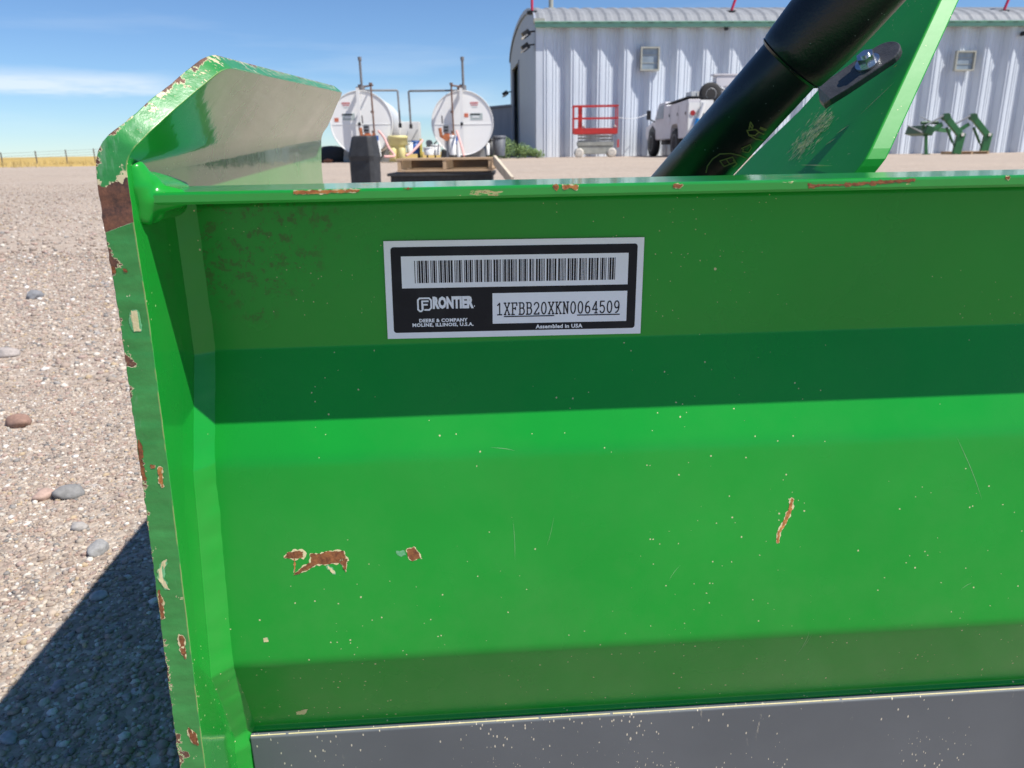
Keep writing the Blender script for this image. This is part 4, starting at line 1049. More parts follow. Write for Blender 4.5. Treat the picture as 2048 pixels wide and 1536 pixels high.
def fuel_tank(cx, cz, gx, label, bar_x, pipe_dir, sign_dx, orange_dx, pump_dx):
    t = empty('fuel_tank', (cx, 24.0, gz(cx, 24)), AX, label=label, cat='fuel tank', group='two white fuel tanks')
    z = cz-gz(cx, 24); r = .915
    mb = MB(); lathe(mb, [(r-.035, .035), (r-.03, .0), (r, -.02), (r, .06), (r-.012, .07), (r-.012, 4.2), (r-.05, 4.25)], (0, 0, z), 64, 'y'); mb.build('shell', M['tank'], t)
    mb = MB(); lathe(mb, [(.001, .012), (r-.036, .010), (r-.036, .034)], (0, 0, z), 64, 'y'); mb.sm = [False]*len(mb.f); hd = mb.build('tank_head', M['tank'], t)
    mb = MB(); mb.box((0, .005, z-.03), (2*r-.1, .008, .018)); mb.build('seam', M['tank'], hd)
    for y_ in (.7, 3.4):
        mb = MB(); mb.prism([(-.72, -.05), (.72, -.05), (.66, z-r*.78), (.36, z-r*.95), (0, z-r*.995), (-.36, z-r*.95), (-.66, z-r*.78)], 'y', y_, y_+.16); mb.build('saddle', M['steel'], t)
    # front bracket pipe
    mb = MB(); mb.box((bar_x, -.20, z+.10), (.085, .085, 1.72)); mb.box((bar_x, -.09, z+.86), (.09, .2, .09)); mb.build('fill_pipe', M['white'], t)
    mb = MB(); mb.box((bar_x, -.26, z-.03), (.08, .08, .08), bev=.01); mb.build('pipe_cap', M['black'], t)
    mb = MB(); mb.tube([(bar_x+.08, .25, z+.86), (bar_x+.07, .25, z+1.80)], .036, 12); mb.tube([(bar_x+.07, .25, z+1.74), (bar_x+.07, .25, z+1.84)], .055, 12); mb.tube([(bar_x+.08, .25, z+.86), (bar_x+.08, .25, z+1.06)], .085, 12); mb.build('vent_pipe', M['pipe'], t)
    mb = MB(); mb.tube([(bar_x, .3, z+.85), (bar_x, .3, z+1.02)], .11, 12); mb.tube([(bar_x+.02, .3, z+1.0), (bar_x+.02, .3, z+1.09)], .06, 10); mb.build('fill_cap', M['pipebrown'], t)
    # suction pipe running down the front of the tank to the pump
    sx = pump_dx+.17
    mb = MB(); mb.tube([(bar_x+.08, .25, z+1.02), (sx, .22, z+1.06), (sx, -.28, z+1.06), (sx, -.30, z+1.0), (sx+.03, -.32, z-.55)], .026, 10)
    for h in (1.06, .3, -.25): mb.tube([(sx, -.30, z+h-.03), (sx, -.30, z+h+.03)], .05, 10)
    mb.build('suction_pipe', M['pipebrown'], t)
    # overflow line across towards the small box tank and down
    e = cx; tx = (-3.27 if pipe_dir > 0 else -2.93)-cx
    mb = MB(); mb.tube([(bar_x+.1*pipe_dir, .5, z+.94), (tx*.98, .55, z+.94), (tx, .55, z+.92), (tx+.02, .55, z-.02)], .030, 10); mb.build('overflow_pipe', M['pipe'], t)
    mb = MB(); mb.tube([(tx+.02, .55, z-.12), (tx+.02, .55, z+.0)], .05, 10); mb.build('pipe_cap', M['black'], t)
    # pump, meter, filter, nozzle
    pm = MB(); pm.box((pump_dx, -.35, z-.36), (.20, .16, .14), bev=.03); pm.tube([(pump_dx-.2, -.36, z-.14), (pump_dx-.17, -.36, z-.36), (pump_dx, -.36, z-.46), (pump_dx+.16, -.36, z-.38), (pump_dx+.2, -.36, z-.30)], .05, 12); pm.tube([(pump_dx-.02, -.5, z-.40), (pump_dx-.02, -.28, z-.40)], .10, 14)
    po = pm.build('pump', M['orange'], t)
    mb = MB(); mb.box((pump_dx-.02, -.36, z-.17), (.17, .14, .24), bev=.02); me_ = mb.build('meter', M['steel'], t)
    for h in (-.12, -.21): mb = MB(); mb.box((pump_dx-.02, -.434, z+h), (.12, .01, .045)); mb.build('meter_window', M['black'], me_)
    mb = MB(); mb.tube([(pump_dx-.12, -.36, z-.02), (pump_dx-.13, -.36, z+.20)], .022, 8); mb.build('switch_handle', M['pipe'], t)
    mb = MB(); mb.tube([(pump_dx+.24, -.38, z-.60), (pump_dx+.24, -.38, z-.36)], .075, 14); mb.build('filter', M['blue'], t)
    mb = MB(); mb.box((pump_dx, -.36, z-.8), (.06, .06, .9)); mb.box((pump_dx+.2, -.36, z-.85), (.04, .04, .7)); mb.build('pump_stand', M['steel'], t)
    mb = MB(); mb.tube([(pump_dx+.30, -.40, z-.50), (pump_dx+.32, -.42, z-.95)], .05, 12); mb.build('filter', M['bucket'], t)
    # placards
    mb = MB(); mb.box((sign_dx, .008, z+.56), (.24, .006, .05)); mb.box((sign_dx, .007, z+.50), (.20, .006, .025)); s_ = mb.build('placard', M['signred'], t)
    mb = MB(); mb.box((sign_dx+.01, .008, z+.44), (.16, .006, .014)); mb.build('small_print', M['signgrey'], t)
    mb = MB(); mb.box((sign_dx+.06, .008, z+.18), (.36, .006, .19)); s_ = mb.build('placard', M['signgrey'], t)
    mb = MB(); mb.box((sign_dx+.02, .003, z+.245), (.30, .006, .035)); mb.build('placard_heading', M['black'], s_)
    mb = MB(); mb.box((sign_dx+.04, .003, z+.17), (.20, .006, .05)); mb.build('placard_field', M['bucket'], s_)
    mb = MB(); mb.box((orange_dx, .008, z+.22-(.12 if pipe_dir > 0 else 0)), (.12, .006, .11)); mb.build('placard', M['signorange'], t)
    return t, z
fuel_tank(-4.34, 1.235, 0, 'white cylindrical fuel tank on the left, behind the black block', -.03, 1, -.42, -.72, .20)
fuel_tank(-1.36, 1.20, 0, 'white cylindrical fuel tank on the right, nearer the shed', -.02, -1, .36, .12, -.46)
G = lambda x, y: gz(x, y)
# hoses
def hose(pts, label):
    P_ = [Vector(p) for p in pts]; out = []
    for i in range(len(P_)-1):
        a, b, c, d = P_[max(0, i-1)], P_[i], P_[i+1], P_[min(len(P_)-1, i+2)]
        for k in range(8):
            t = k/8; out.append(.5*((2*b)+(c-a)*t+(2*a-5*b+4*c-d)*t*t+(3*b-a-3*c+d)*t**3))
    out.append(P_[-1]); mb = MB(); mb.tube(out, .034, 8); o = mb.build('fuel_hose', M['hose']); tag(o, label, 'hose', 'pink hoses hanging at the fuel tanks')
hose([at(757, 262, 23.5), at(768, 275, 23.3), at(778, 296, 23.1), at(789, 311, 22.9), at(778, 313, 22.6), at(768, 313, 22.5)], 'faded pink hose looping down from left tank pump to the ground')
hose([at(845, 280, 23.6), at(835, 293, 23.4), at(820, 307, 23.1), at(812, 311, 22.9)], 'faded pink hose slanting down beside the white buckets')
hose([at(913, 262, 23.5), at(918, 277, 23.3), at(924, 296, 23.1), at(928, 312, 22.9)], 'faded pink hose hanging in front of the right tank')
# white box tank
p = at(821, 279, 27.5); o = empty('box_tank', (p.x, 27.5, G(p.x, 27.5)), label='small white rectangular tank on dark stand between two round tanks', cat='tank')
mb = MB(); mb.box((0, 0, .95), (.68, .6, .62), bev=.02); mb.build('tank_body', M['white'], o); mb = MB(); mb.box((-.37, -.12, .92), (.07, .05, .6), (0, .12, 0)); mb.build('side_rail', M['white'], o)
mb = MB(); [mb.box((a, b, .31), (.07, .07, .62)) for a in (-.28, .28) for b in (-.24, .24)]; mb.box((0, 0, .59), (.66, .58, .06)); mb.build('stand', M['black'], o)
mb = MB(); mb.tube([(.10, -.5, .65), (.30, -.4, 1.0)], .02, 8); mb.tube([(-.10, -.5, .65), (-.02, -.4, .95)], .02, 8); mb.build('brace', M['steel'], o)
# yellow spill drum
p = at(797, 308, 24.0); o = empty('spill_drum', (p.x, 24.0, G(p.x, 24)+.02), label='pale yellow plastic drum with wide lid between the tanks', cat='drum')
mb = MB(); lathe(mb, [(.20, 0), (.225, .02), (.235, .36), (.245, .40)], (0, 0, .10), 28); mb.build('drum_body', M['yellow'], o)
mb = MB(); lathe(mb, [(.27, .40), (.285, .42), (.285, .58), (.30, .59), (.30, .66), (.25, .68)], (0, 0, .06), 28); mb.build('lid', M['yellow'], o)
for sx in (-.13, .13): mb = MB(); lathe(mb, [(.09, 0), (.105, .02), (.105, .30), (.07, .33)], (sx, -.22, .06), 16); mb.build('side_pod', M['yellow'], o)
mb = MB(); mb.box((0, 0, .03), (.52, .46, .07), bev=.01); mb.build('base', M['yellow'], o)
def bucket(px, py, Y, r, h, mat, label, cat='bucket', lidmat=None, grp='containers between the tanks'):
    p = at(px, py, Y); o = empty(cat.replace(' ', '_'), (p.x, Y, p.z), label=label, cat=cat, group=grp)
    mb = MB(); lathe(mb, [(r*.85, 0), (r, h*.9), (r*.95, h*.9)], (0, 0, 0), 20); mb.build('body', M[mat], o)
    mb = MB(); lathe(mb, [(r*1.06, h*.88), (r*1.06, h), (r*.9, h*1.01)], (0, 0, 0), 20); mb.build('rim', M[lidmat or mat], o)
bucket(820, 308, 24.2, .10, .33, 'bucket', 'tall white bucket right behind the yellow drum')
bucket(831, 308, 24.4, .13, .38, 'blue', 'blue drum behind the slanting hose', 'drum')
bucket(858, 310, 23.6, .16, .22, 'bucket', 'squat white bucket left of the right tank pump')
bucket(872, 310, 24.0, .15, .30, 'bucket', 'larger white bucket touching the right tank')
bucket(750, 306, 23.8, .10, .36, 'bucket', 'white bucket at the foot of left tank, behind the black block')
bucket(906, 310, 23.6, .12, .55, 'bucket', 'tall white canister under the right tank pump', 'canister')
bucket(976, 310, 24.2, .055, .34, 'bucket', 'slim white canister at the lower right of right tank', 'canister')
bucket(982, 311, 25.2, .09, .50, 'black', 'dark drum tucked behind the right tank', 'drum')
bucket(999, 312, 27.5, .22, .66, 'drum_shaded', 'grey drum in shade behind the green bushes', 'drum')
p = at(843, 309, 23.8); mb = MB(); mb.box((0, 0, .22), (.06, .06, .52)); mb.box((0, 0, .49), (.075, .075, .03)); o = mb.build('marker_post', plain('yellow_post', (.70, .58, .12, 1), .5), loc=(p.x, p.y, p.z-.06)); tag(o, 'thin yellow post beside the white buckets', 'post')
# small engine pump between buckets
p = at(862, 292, 24.4); o = empty('transfer_pump', (p.x, p.y, G(p.x, 24.4)), label='small grey engine pump on a stand left of the right tank', cat='pump')
mb = MB(); mb.box((0, 0, .42), (.26, .2, .16), bev=.03); mb.tube([(-.05, -.15, .54), (-.05, .15, .54)], .09, 12); mb.build('engine', M['steel'], o)
mb = MB(); [mb.box((a, b, .18), (.03, .03, .36)) for a in (-.12, .12) for b in (-.08, .08)]; mb.build('stand', M['black'], o)
mb = MB(); mb.tube([(.1, -.05, .5), (.22, -.1, .62), (.3, -.1, .45)], .025, 8); mb.build('outlet', M['pipebrown'], o)
# black heap left of the tank
mb = MB(); q = i2[0]*np.array([.85, .6, .42]); q = q*(1+.07*np.array([noise.noise(Vector(v)*2) for v in i2[0]])[:, None]); mb.add([tuple(v) for v in q], [tuple(f) for f in i2[1].tolist()], 0, True)
p = at(655, 312, 25.5); o = mb.build('tarp_heap', M['rubber']); o.location = (p.x+.1, 25.5, G(p.x, 25)+.12); tag(o, 'low black rounded heap left of the left tank', 'heap')
md = o.modifiers.new('s', 'SUBSURF'); md.levels = md.render_levels = 1
p = at(655, 314, 24.5); mb = MB(); q = i1[0]*np.array([.18, .12, .08]); mb.add([tuple(v) for v in q], [tuple(f) for f in i1[1].tolist()], 0, False); o = mb.build('brick_rubble', M['orange']); o.location = (p.x, p.y, G(p.x, 24.5)+.05); tag(o, 'small reddish lump in front of the black heap', 'rubble')

# ------------------------------------------------------------------ block, base and pallet near the implement
M['blackblock'] = plain('dusty_black_rubber', (.035, .037, .041, 1), .7, 0, .3, 18, bump=.25)
p = at(732, 355, 7.0); o = empty('black_block', (p.x, 7.0, 0.0), R(-16), label='dark grey rubber block standing upright left of the pallet', cat='block')
def loft(secs, mb):
    n = len(secs[0][1]); vs = []
    for z, s in secs: vs += [(x, y, z) for x, y in s]
    mb.add(vs, [(i*n+k, i*n+(k+1) % n, (i+1)*n+(k+1) % n, (i+1)*n+k) for i in range(len(secs)-1) for k in range(n)])
    mb.add(vs[:n], [tuple(range(n))[::-1]]); mb.add(vs[-n:], [tuple(range(n))])
def sq(w, d, c=.03, x0=0): return [(x0-w+c, -d), (x0+w-c, -d), (x0+w, -d+c), (x0+w, d-c), (x0+w-c, d), (x0-w+c, d), (x0-w, d-c), (x0-w, -d+c)]
mb = MB(); loft([(.015, sq(.115, .09)), (.33, sq(.118, .09)), (.372, sq(.122, .10))], mb); mb.build('lower_block', M['blackblock'], o, bevel=.006)
mb = MB(); loft([(.373, sq(.122, .10)), (.50, sq(.100, .085, .03, .006)), (.532, sq(.094, .08, .03, .008)), (.540, sq(.085, .07, .03, .008))], mb); mb.build('upper_block', M['blackblock'], o, bevel=.006)
mb = MB(); mb.box((0, 0, .008), (.34, .3, .016)); mb.build('foot_plate', M['black'], o)
def wood():
    t = NT('weathered_pallet_wood'); n = t.noise(10, 6, .65, t.scl(.6, 4, 9)); 
    c = t.mix(t.map(n, .3, .7), (.44, .29, .165, 1), (.62, .45, .28, 1)); t.set(Base_Color=c, Roughness=.85, Normal=t.bump(n, .35, .004)); return t.m
M['wood'] = wood(); M['wood_pale'] = plain('pale_new_wood', (.58, .50, .38, 1), .8, 0, .2, 12)
pz = .175; px_ = -.715
o = empty('steel_skid', (px_-.06, 9.55, 0), label='low dark steel skid carrying the wooden pallet', cat='skid')
mb = MB(); mb.box((0, 0, .155), (1.22, 1.0, .03)); mb.build('deck', M['blackblock'], o)
mb = MB(); mb.box((0, .02, .07), (1.16, .92, .139)); mb.build('skirt', M['blackblock'], o)
o = empty('wooden_pallet', (px_, 9.55, pz), R(-1.5), label='wooden pallet with open ends lying in front of the fuel tanks', cat='pallet')
for a in (-.515, .0, .515): mb = MB(); mb.box((a, 0, .085), (.040, 1.0, .098)); mb.build('stringer', M['wood'], o)
for k in range(7): mb = MB(); mb.box((0, -.455+k*.152, .1455), (1.11+.01*math.sin(k*3), .10, .019), (0, 0, .006*math.sin(k*5))); mb.build('deck_board', M['wood'], o)
for k in (-.455, 0, .455): mb = MB(); mb.box((0, k, .022), (1.08, .10, .022)); mb.build('bottom_board', M['wood'], o)
for k in (-.258, .258): mb = MB(); mb.box((k, .30, .085), (.474, .02, .098)); mb.build('end_board', M['wood'], o)
mb = MB(); a, b = Vector((-.165, 9.06, .305)), Vector((-.03, 8.65, .155)); d = (b-a)
for w in (0,):
    n1 = d.cross(Vector((0, 0, 1))).normalized()*.016; n2 = d.cross(n1).normalized()*.05
    vs = [a+n1+n2, a-n1+n2, a-n1-n2, a+n1-n2]; vs += [v+d*1.0 for v in vs]; mb.add(vs, [(0, 1, 2, 3), (7, 6, 5, 4), (0, 4, 5, 1), (1, 5, 6, 2), (2, 6, 7, 3), (3, 7, 4, 0)])
# the loose board reaches down to the gravel
d2 = d*1.45; mb = MB(); vs = [a+n1+n2, a-n1+n2, a-n1-n2, a+n1-n2]; vs += [v+d2 for v in vs]; mb.add(vs, [(0, 1, 2, 3), (7, 6, 5, 4), (0, 4, 5, 1), (1, 5, 6, 2), (2, 6, 7, 3), (3, 7, 4, 0)])
tag(mb.build('loose_board', M['wood_pale']), 'pale loose board slanting down from the right corner of the pallet', 'board')

# ------------------------------------------------------------------ bushes
def leafmat(name, a, b):
    t = NT(name); c = t.attr('shade', 'Fac'); t.set(Base_Color=t.mix(c, a, b), Roughness=.65); t.b.inputs['Specular IOR Level'].default_value = .25
    return t.m
M['leaf'] = leafmat('weed_leaves', (.12, .20, .065, 1), (.30, .42, .17, 1))
def bush(x, y, r, h, label, n=900, seed=1):
    g = np.random.default_rng(seed); vs = []; fs = []; sh = []
    cl = [(g.uniform(-r*.65, r*.65), g.uniform(-r*.5, r*.5), h*g.uniform(.25, .75), g.uniform(.3, .55)*h) for _ in range(9)]
    for i in range(n):
        c = cl[g.integers(len(cl))]; d = g.normal(0, 1, 3); d /= np.linalg.norm(d); rad = c[3]*g.uniform(.5, 1.08)
        p = np.array(c[:3])+d*rad*np.array([1, 1, .85]); p[2] = max(.01, p[2])
        a = g.normal(0, 1, 3); a /= np.linalg.norm(a); b = np.cross(d+g.normal(0, .5, 3), a); b /= np.linalg.norm(b)+1e-6; s = g.uniform(.018, .040)
        k = len(vs); vs += [tuple(p-a*s), tuple(p+b*s*.5), tuple(p+a*s), tuple(p-b*s*.5)]; fs.append((k, k+1, k+2, k+3)); sh += [g.random()]*4
    o = empty('weed_bush', (x, y, gz(x, y)-.01), label=label, cat='bush', group='green weeds at the corner of the shed')
    mb = MB(); mb.add(vs, fs); f = mb.build('foliage', M['leaf'], o, fix=False); at_ = f.data.attributes.new('shade', 'FLOAT', 'POINT'); at_.data.foreach_set('value', sh)
    mb = MB()
    for k in range(7): a = k*.9; mb.tube([(0, 0, 0), (math.cos(a)*r*.4, math.sin(a)*r*.3, h*.6)], [.012, .005], 5)
    mb.build('stems', plain('weed_stems', (.16, .18, .07, 1), .8), o)
for (px, w, h, n, s, lab) in ((1008, .46, .78, 2200, 1, 'tallest rounded green weed bush, beside the right tank'), (1050, .46, .54, 1800, 2, 'wide green weed bush at the foot of the shed corner'), (1074, .30, .36, 800, 3, 'small green weed at the right end of the bushes'), (985, .28, .24, 500, 4, 'low yellowish green weed under the right tank')):
    p = at(px, 316, 30.5); bush(p.x, 30.5, w, h, lab, n, s)

# ------------------------------------------------------------------ scissor lift
def wheel(parent, c, r, w, axis, rim='chassis', name='wheel', tyre='rubber', rr=.55):
    mb = MB(); prof = [(r*.6, -w/2), (r*.9, -w/2), (r, -w*.35), (r, w*.35), (r*.9, w/2), (r*.6, w/2)]
    lathe(mb, prof, (0, 0, 0), 28, axis); wo = mb.build(name, M[tyre], parent, loc=c)
    mb = MB(); lathe(mb, [(r*.25, -w*.46), (r*rr, -w*.50), (r*rr*1.1, -w*.52), (r*rr*1.1, w*.52), (r*rr, w*.50), (r*.25, w*.46)], (0, 0, 0), 24, axis); mb.build('rim', M[rim], wo)
    return wo
p0, p1 = at(1143, 315, 31), at(1232, 315, 31)
LS = p1.x-p0.x; o = empty('scissor_lift', ((p0.x+p1.x)/2+.04, 31, G(3.2, 31)), R(-2), label='small scissor lift with red guard rails parked by the shed wall', cat='scissor lift')
mb = MB(); mb.box((0, 0, .27), (1.30, .62, .30), bev=.02); mb.box((0, 0, .50), (1.38, .66, .17), bev=.02); mb.build('chassis', M['chassis'], o)
for a in (-.62, .62):
    for b in (-.36, .36): wheel(o, (a, b, .17), .17, .12, 'y', 'steel', rr=.42, tyre='lampw')
mb = MB()
for k in range(4):
    z0 = .60+k*.058
    for b in (-.26, .26): mb.box((0, b, z0+.02), (1.30, .05, .04), (0, (.02 if k % 2 else -.02), 0))
mb.build('scissor_arms', M['chassis'], o)
mb = MB(); mb.box((0, 0, .87), (1.58, .76, .06)); [mb.box((0, s*.38, .96), (1.60, .02, .20)) for s in (-1, 1)]; [mb.box((s*.80, 0, .96), (.02, .74, .20)) for s in (-1, 1)]; mb.build('platform', M['red'], o)
mb = MB()
for s in (-1, 1):
    for z_ in (1.42, 1.86): mb.box((-.02, s*.37, z_), (1.72, .035, .045))
for s in (-1, 1):
    for z_ in (1.42, 1.86): mb.box((s*.84-.02, 0, z_), (.035, .70, .045))
for a in (-.84, -.62, .80):
    for s in (-1, 1): mb.box((a, s*.37, 1.36), (.035, .035, 1.0))
mb.box((-.60, -.30, 1.4), (.16, .04, .9)); mb.build('guard_rail', M['red'], o)
for a in (-.45, .72): mb = MB(); mb.box((a, -.2, 1.10), (.12, .12, .10), (.2, .5, 0), bev=.02); mb.build('control_box', M['lampw'], o)
mb = MB(); mb.box((.86, -.2, .50), (.06, .1, .28)); mb.build('ladder_step', M['red'], o)
# cord hanging from lift to wall
a, b = at(1236, 235, 31), at(1300, 226, 33); mb = MB(); mb.tube([a+(b-a)*t+Vector((0, 0, -.12*math.sin(t*3.14))) for t in [i/10 for i in range(11)]], .012, 6); o = mb.build('power_cord', M['bucket']); tag(o, 'thin pale cord strung from the scissor lift towards the truck', 'cord')

# ------------------------------------------------------------------ service truck
M['tw'] = plain('truck_white', (.66, .64, .66, 1), .4, 0, .07, 3)
M['taillight'] = plain('tail_lamp_red', (.35, .02, .02, 1), .25)
TH = R(5.5)
rl = at(1372, 296, 27.4)
o = empty('service_truck', (rl.x, 27.4, G(7, 28)), TH, label='white utility service truck with crane and roof gear, seen from behind', cat='truck')
# local axes: +y towards the nose, +x to the right; origin under the rear left corner
W_ = 2.05
mb = MB(); mb.prism([(0, .62), (.95, .62), (1.02, .98), (1.25, 1.16), (1.65, 1.16), (1.86, .98), (1.93, .62), (2.7, .62), (2.7, 1.75), (0, 1.86)], 'x', 0, .42); mb.build('utility_body', M['tw'], o, bevel=.015)
mb = MB(); mb.prism([(0, .62), (2.7, .62), (2.7, 1.75), (0, 1.86)], 'x', W_-.42, W_); mb.box((W_/2, 1.3, .80), (W_-.86, 2.7, .10)); mb.build('utility_body', M['tw'], o, bevel=.015)
for yy_ in (.08, .98, 1.95): mb = MB(); mb.box((-.008, yy_+.40, 1.42), (.014, .72, .62), bev=.004); dd = mb.build('locker_door', M['tw'], o); mb = MB(); mb.box((-.02, yy_+.1, 1.42), (.02, .06, .1)); mb.build('handle', M['black'], dd)
mb = MB(); mb.prism([(2.78, .60), (5.35, .60), (5.55, .80), (5.52, 1.12), (4.30, 1.34), (3.75, 1.92), (2.95, 1.95), (2.78, 1.80)], 'x', .06, W_-.06); mb.build('cab', M['tw'], o, bevel=.05)
mb = MB(); mb.prism([(3.05, 1.36), (4.02, 1.36), (3.62, 1.82), (3.05, 1.84)], 'x', .045, .062); mb.prism([(3.05, 1.36), (4.02, 1.36), (3.62, 1.82), (3.05, 1.84)], 'x', W_-.062, W_-.045); mb.build('side_window', M['winglass'], o)
mb = MB(); mb.box((W_/2, 2.775, 1.55), (1.3, .012, .42)); mb.build('rear_window', M['winglass'], o)
mb = MB(); mb.box((W_/2, 2.4, .52), (.9, 5.2, .16)); mb.box((W_/2, -.12, .55), (1.9, .16, .14)); mb.build('frame', M['black'], o)
mb = MB(); mb.prism([(4.02, .62), (4.12, .98), (4.45, 1.14), (4.85, .98), (4.98, .62)], 'x', .03, .2); mb.build('wheel_arch', M['black'], o)
for y_ in (1.44, 4.5):
    for x_ in (.14, W_-.14): wheel(o, (x_, y_, .48), .48, .27, 'x', 'steel')
for x_ in (.42, W_-.42): wheel(o, (x_, 1.44, .48), .48, .22, 'x', 'steel')
mb = MB(); mb.tube([(-.0, 4.0, 1.28), (-.20, 3.95, 1.36)], .025, 8); mb.box((-.26, 3.95, 1.52), (.15, .07, .34), bev=.02); mb.build('mirror', M['black'], o)
mb = MB(); mb.box((.22, 3.2, 1.28-.0), (.0001, .0001, .0001)); 
mb = MB(); mb.box((.45, .75, 2.00), (.44, .6, .26), bev=.01); mb.build('roof_box', M['bucket'], o); mb = MB(); mb.box((.45, .44, 2.0), (.04, .02, .26)); mb.build('box_divider', M['white'], o)
mb = MB(); mb.box((.25, 1.3, 1.885), (.55, 2.6, .03), (-.04, 0, 0)); mb.box((.8, .0, 1.87), (.6, .04, .04)); mb.build('roof_rack', M['black'], o)
wheel(o, (.78, .12, 2.02), .37, .20, 'y', 'steel', 'spare_wheel', rr=.45)
mb = MB(); mb.box((.98, .8, 1.84), (.7, .9, .28)); mb.build('tool_bin', M['black'], o)
mb = MB(); mb.box((.21, -.012, 1.30), (.40, .02, .9), bev=.01); mb.box((.64, -.012, 1.62), (.44, .02, .42)); mb.box((1.3, -.012, 1.05), (.9, .03, .55)); mb.box((1.75, -.012, 1.3), (.4, .02, .9)); mb.build('tail_panel', M['white'], o)
for x_ in (.22, W_-.22): mb = MB(); mb.tube([(x_-.06, -.05, 1.42), (x_-.06, -.02, 1.42)], .085, 16); mb.build('tail_light', M['taillight'], o); mb = MB(); mb.tube([(x_+.10, -.05, 1.42), (x_+.10, -.02, 1.42)], .06, 16); mb.build('reverse_light', M['lampw'], o)
mb = MB(); mb.tube([(.50, -.12, 1.72), (.38, -.14, 1.32), (.31, -.14, 1.12)], .07, 12); ob = mb.build('stabiliser_leg', M['white'], o); mb = MB(); mb.tube([(.33, -.145, 1.22), (.27, -.15, .98)], .088, 12); mb.build('blue_sleeve', plain('bright_blue_sleeve', (.02, .30, .75, 1), .4), ob)
mb = MB(); mb.box((1.5, .5, 2.45), (.95, .35, .36), bev=.02); mb.box((1.5, .5, 2.65), (1.1, .4, .05)); mb.tube([(1.2, .45, 1.8), (1.25, .45, 2.3)], .13, 12); mb.build('crane_boom', M['tw'], o)
mb = MB(); mb.box((1.00, .45, 2.28), (.14, .2, .22), (0, .4, 0)); mb.tube([(1.05, .3, 2.1), (1.18, .3, 2.24), (1.35, .3, 2.14)], .035, 8); mb.tube([(1.12, .3, 2.0), (1.1, .3, 2.16)], .05, 8); mb.build('crane_hook', M['steel'], o)

# ------------------------------------------------------------------ loader arms
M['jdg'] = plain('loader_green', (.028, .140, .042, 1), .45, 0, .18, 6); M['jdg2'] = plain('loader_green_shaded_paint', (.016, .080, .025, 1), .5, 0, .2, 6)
p = at(1915, 308, 30); o = empty('front_loader', (p.x, 30.0, p.z), R(0), label='green tractor loader with two bent arms parked against the shed wall', cat='loader')
base = p
def lp(px, py, dy=0): q = at(px, py, 30+dy); return Vector((q.x-base.x, q.y-30, q.z-base.z))
def beam(mb, a, b, w, h):
    d = (b-a); L_ = d.length; d.normalize(); up = Vector((0, 1, 0)); s = d.cross(up).normalized()
    vs = [a+up*w*i+s*h*j for i, j in ((-.5, -.5), (.5, -.5), (.5, .5), (-.5, .5))]; vs += [v+d*L_ for v in vs]
    mb.add(vs, [(0, 1, 2, 3), (7, 6, 5, 4), (0, 4, 5, 1), (1, 5, 6, 2), (2, 6, 7, 3), (3, 7, 4, 0)])
for dx, dy in ((0, -.55), (54, .55)):
    mb = MB(); K = lp(1892+dx, 234, dy); E_ = lp(1922+dx, 272, dy); F_ = lp(1912+dx, 308, dy); Q_ = lp(1862+dx, 262, dy)
    K2 = lp(1884+dx, 248, dy)
    beam(mb, K, E_, .13, .21); beam(mb, E_+Vector((0, .003, .1)), F_, .15, .28); beam(mb, K2, Q_, .104, .17 if dx == 0 else .13); ar = mb.build('loader_arm', M['jdg'], o, bevel=.012)
    mb = MB(); mb.tube([K-Vector((0, .1, 0)), K+Vector((0, .1, 0))], .13, 16); mb.tube([E_-Vector((0, .1, -.02)), E_+Vector((0, .1, .02))], .08, 16); mb.build('pivot', M['jdg2'], o)
    mb = MB(); mb.tube([lp(1887+dx, 231, dy-.08), lp(1850+dx, 252, dy-.08)], .032, 10); mb.build('bucket_cylinder', M['steel'], o)
    mb = MB(); mb.tube([lp(1893+dx, 255, dy-.0), lp(1905+dx, 285, dy)], .045, 10); mb.tube([lp(1905+dx, 285, dy), lp(1912+dx, 302, dy)], .022, 8); mb.build('lift_cylinder', M['jdg2'], o)
    mb = MB(); mb.tube([E_-Vector((0, .12, -.05)), E_+Vector((0, -.06, .05))], .06, 12); mb.build('pin_cap', M['lampw'], o)
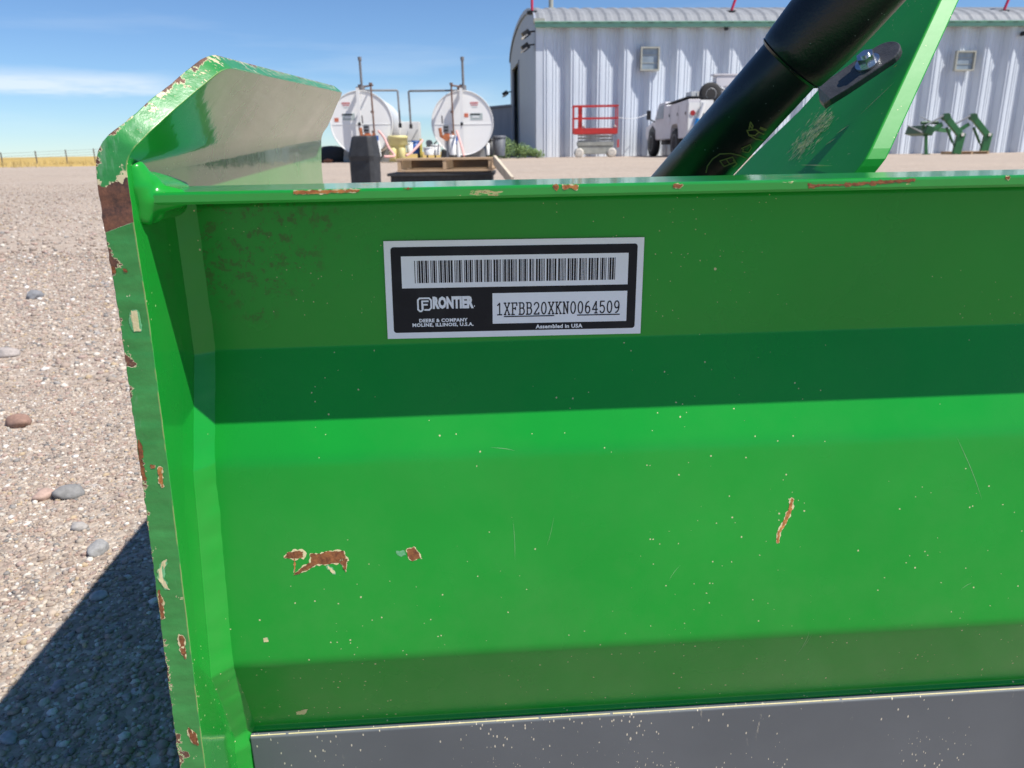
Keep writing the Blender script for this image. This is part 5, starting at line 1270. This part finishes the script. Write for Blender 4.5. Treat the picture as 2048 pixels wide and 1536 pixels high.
mb = MB(); a = lp(1856, 262, -.6); mb.box(a+Vector((0, .6, .02)), (.30, 1.5, .30), (0, .3, 0)); mb.tube([lp(1842, 246, -.5), lp(1876, 245, -.5)], .06, 10); mb.tube([lp(1846, 250, -.5), lp(1850, 272, -.5)], .06, 10); mb.build('carrier', M['jdg2'], o, bevel=.02)
mb = MB(); beam(mb, lp(1852, 266, -.5), lp(1852, 308, -.5), .08, .09); mb.box(lp(1852, 308, -.5), (.2, .2, .03)); mb.build('parking_stand', M['jdg'], o)
for (x0, y0, x1, y1, dy) in ((1814, 250, 1846, 266, -.6), (1840, 233, 1872, 248, .5)): mb = MB(); mb.tube([lp(x0, y0, dy), lp(x1, y1, dy)], [.012, .035], 8); mb.build('tine', M['steel'], o)
mb = MB(); beam(mb, lp(1868, 258, -.55), lp(1900, 262, .4), .1, .14); mb.build('cross_tube', M['jdg'], o)
pl_ = at(1920, 309, 30.6); o = empty('small_pallet', (pl_.x+.05, 30.4, G(16, 30)), label='weathered wood pallet lying under the green loader', cat='pallet')
for k in range(5): mb = MB(); mb.box((0, -.4+k*.2, .09), (1.4, .12, .02)); mb.build('deck_board', M['wood'], o)
for k in (-.6, 0, .6): mb = MB(); mb.box((k, 0, .04), (.06, 1.0, .078)); mb.build('stringer', M['wood'], o)

# ------------------------------------------------------------------ fence far left
M['post'] = plain('grey_fence_post', (.14, .12, .10, 1), .8)
o = empty('wire_fence', (-17.6, 28, .08), label='thin wire fence with steel posts along the golden field at far left', cat='fence')
PP = []
for k in range(9):
    x_, y_ = -.6-3*0+(-.15)*0, 0
    px = 2+68*k if k < 3 else 0
    P_ = Vector((-17.66+(.03)*k, 28+2*k, 0)) if k < 3 else Vector((-17.6+.03*k, 28+2*k, 0))
    zz = .13+.05*k
    mb = MB(); mb.tube([(P_.x+17.6, P_.y-28, zz-.2), (P_.x+17.6, P_.y-28, zz+.36)], .022, 6); mb.build('fence_post', M['post'], o); PP.append(Vector((P_.x+17.6, P_.y-28, zz)))
for h in (.12, .22, .32):
    mb = MB(); mb.tube([q+Vector((0, 0, h)) for q in PP], .004, 4); mb.build('wire', M['post'], o)
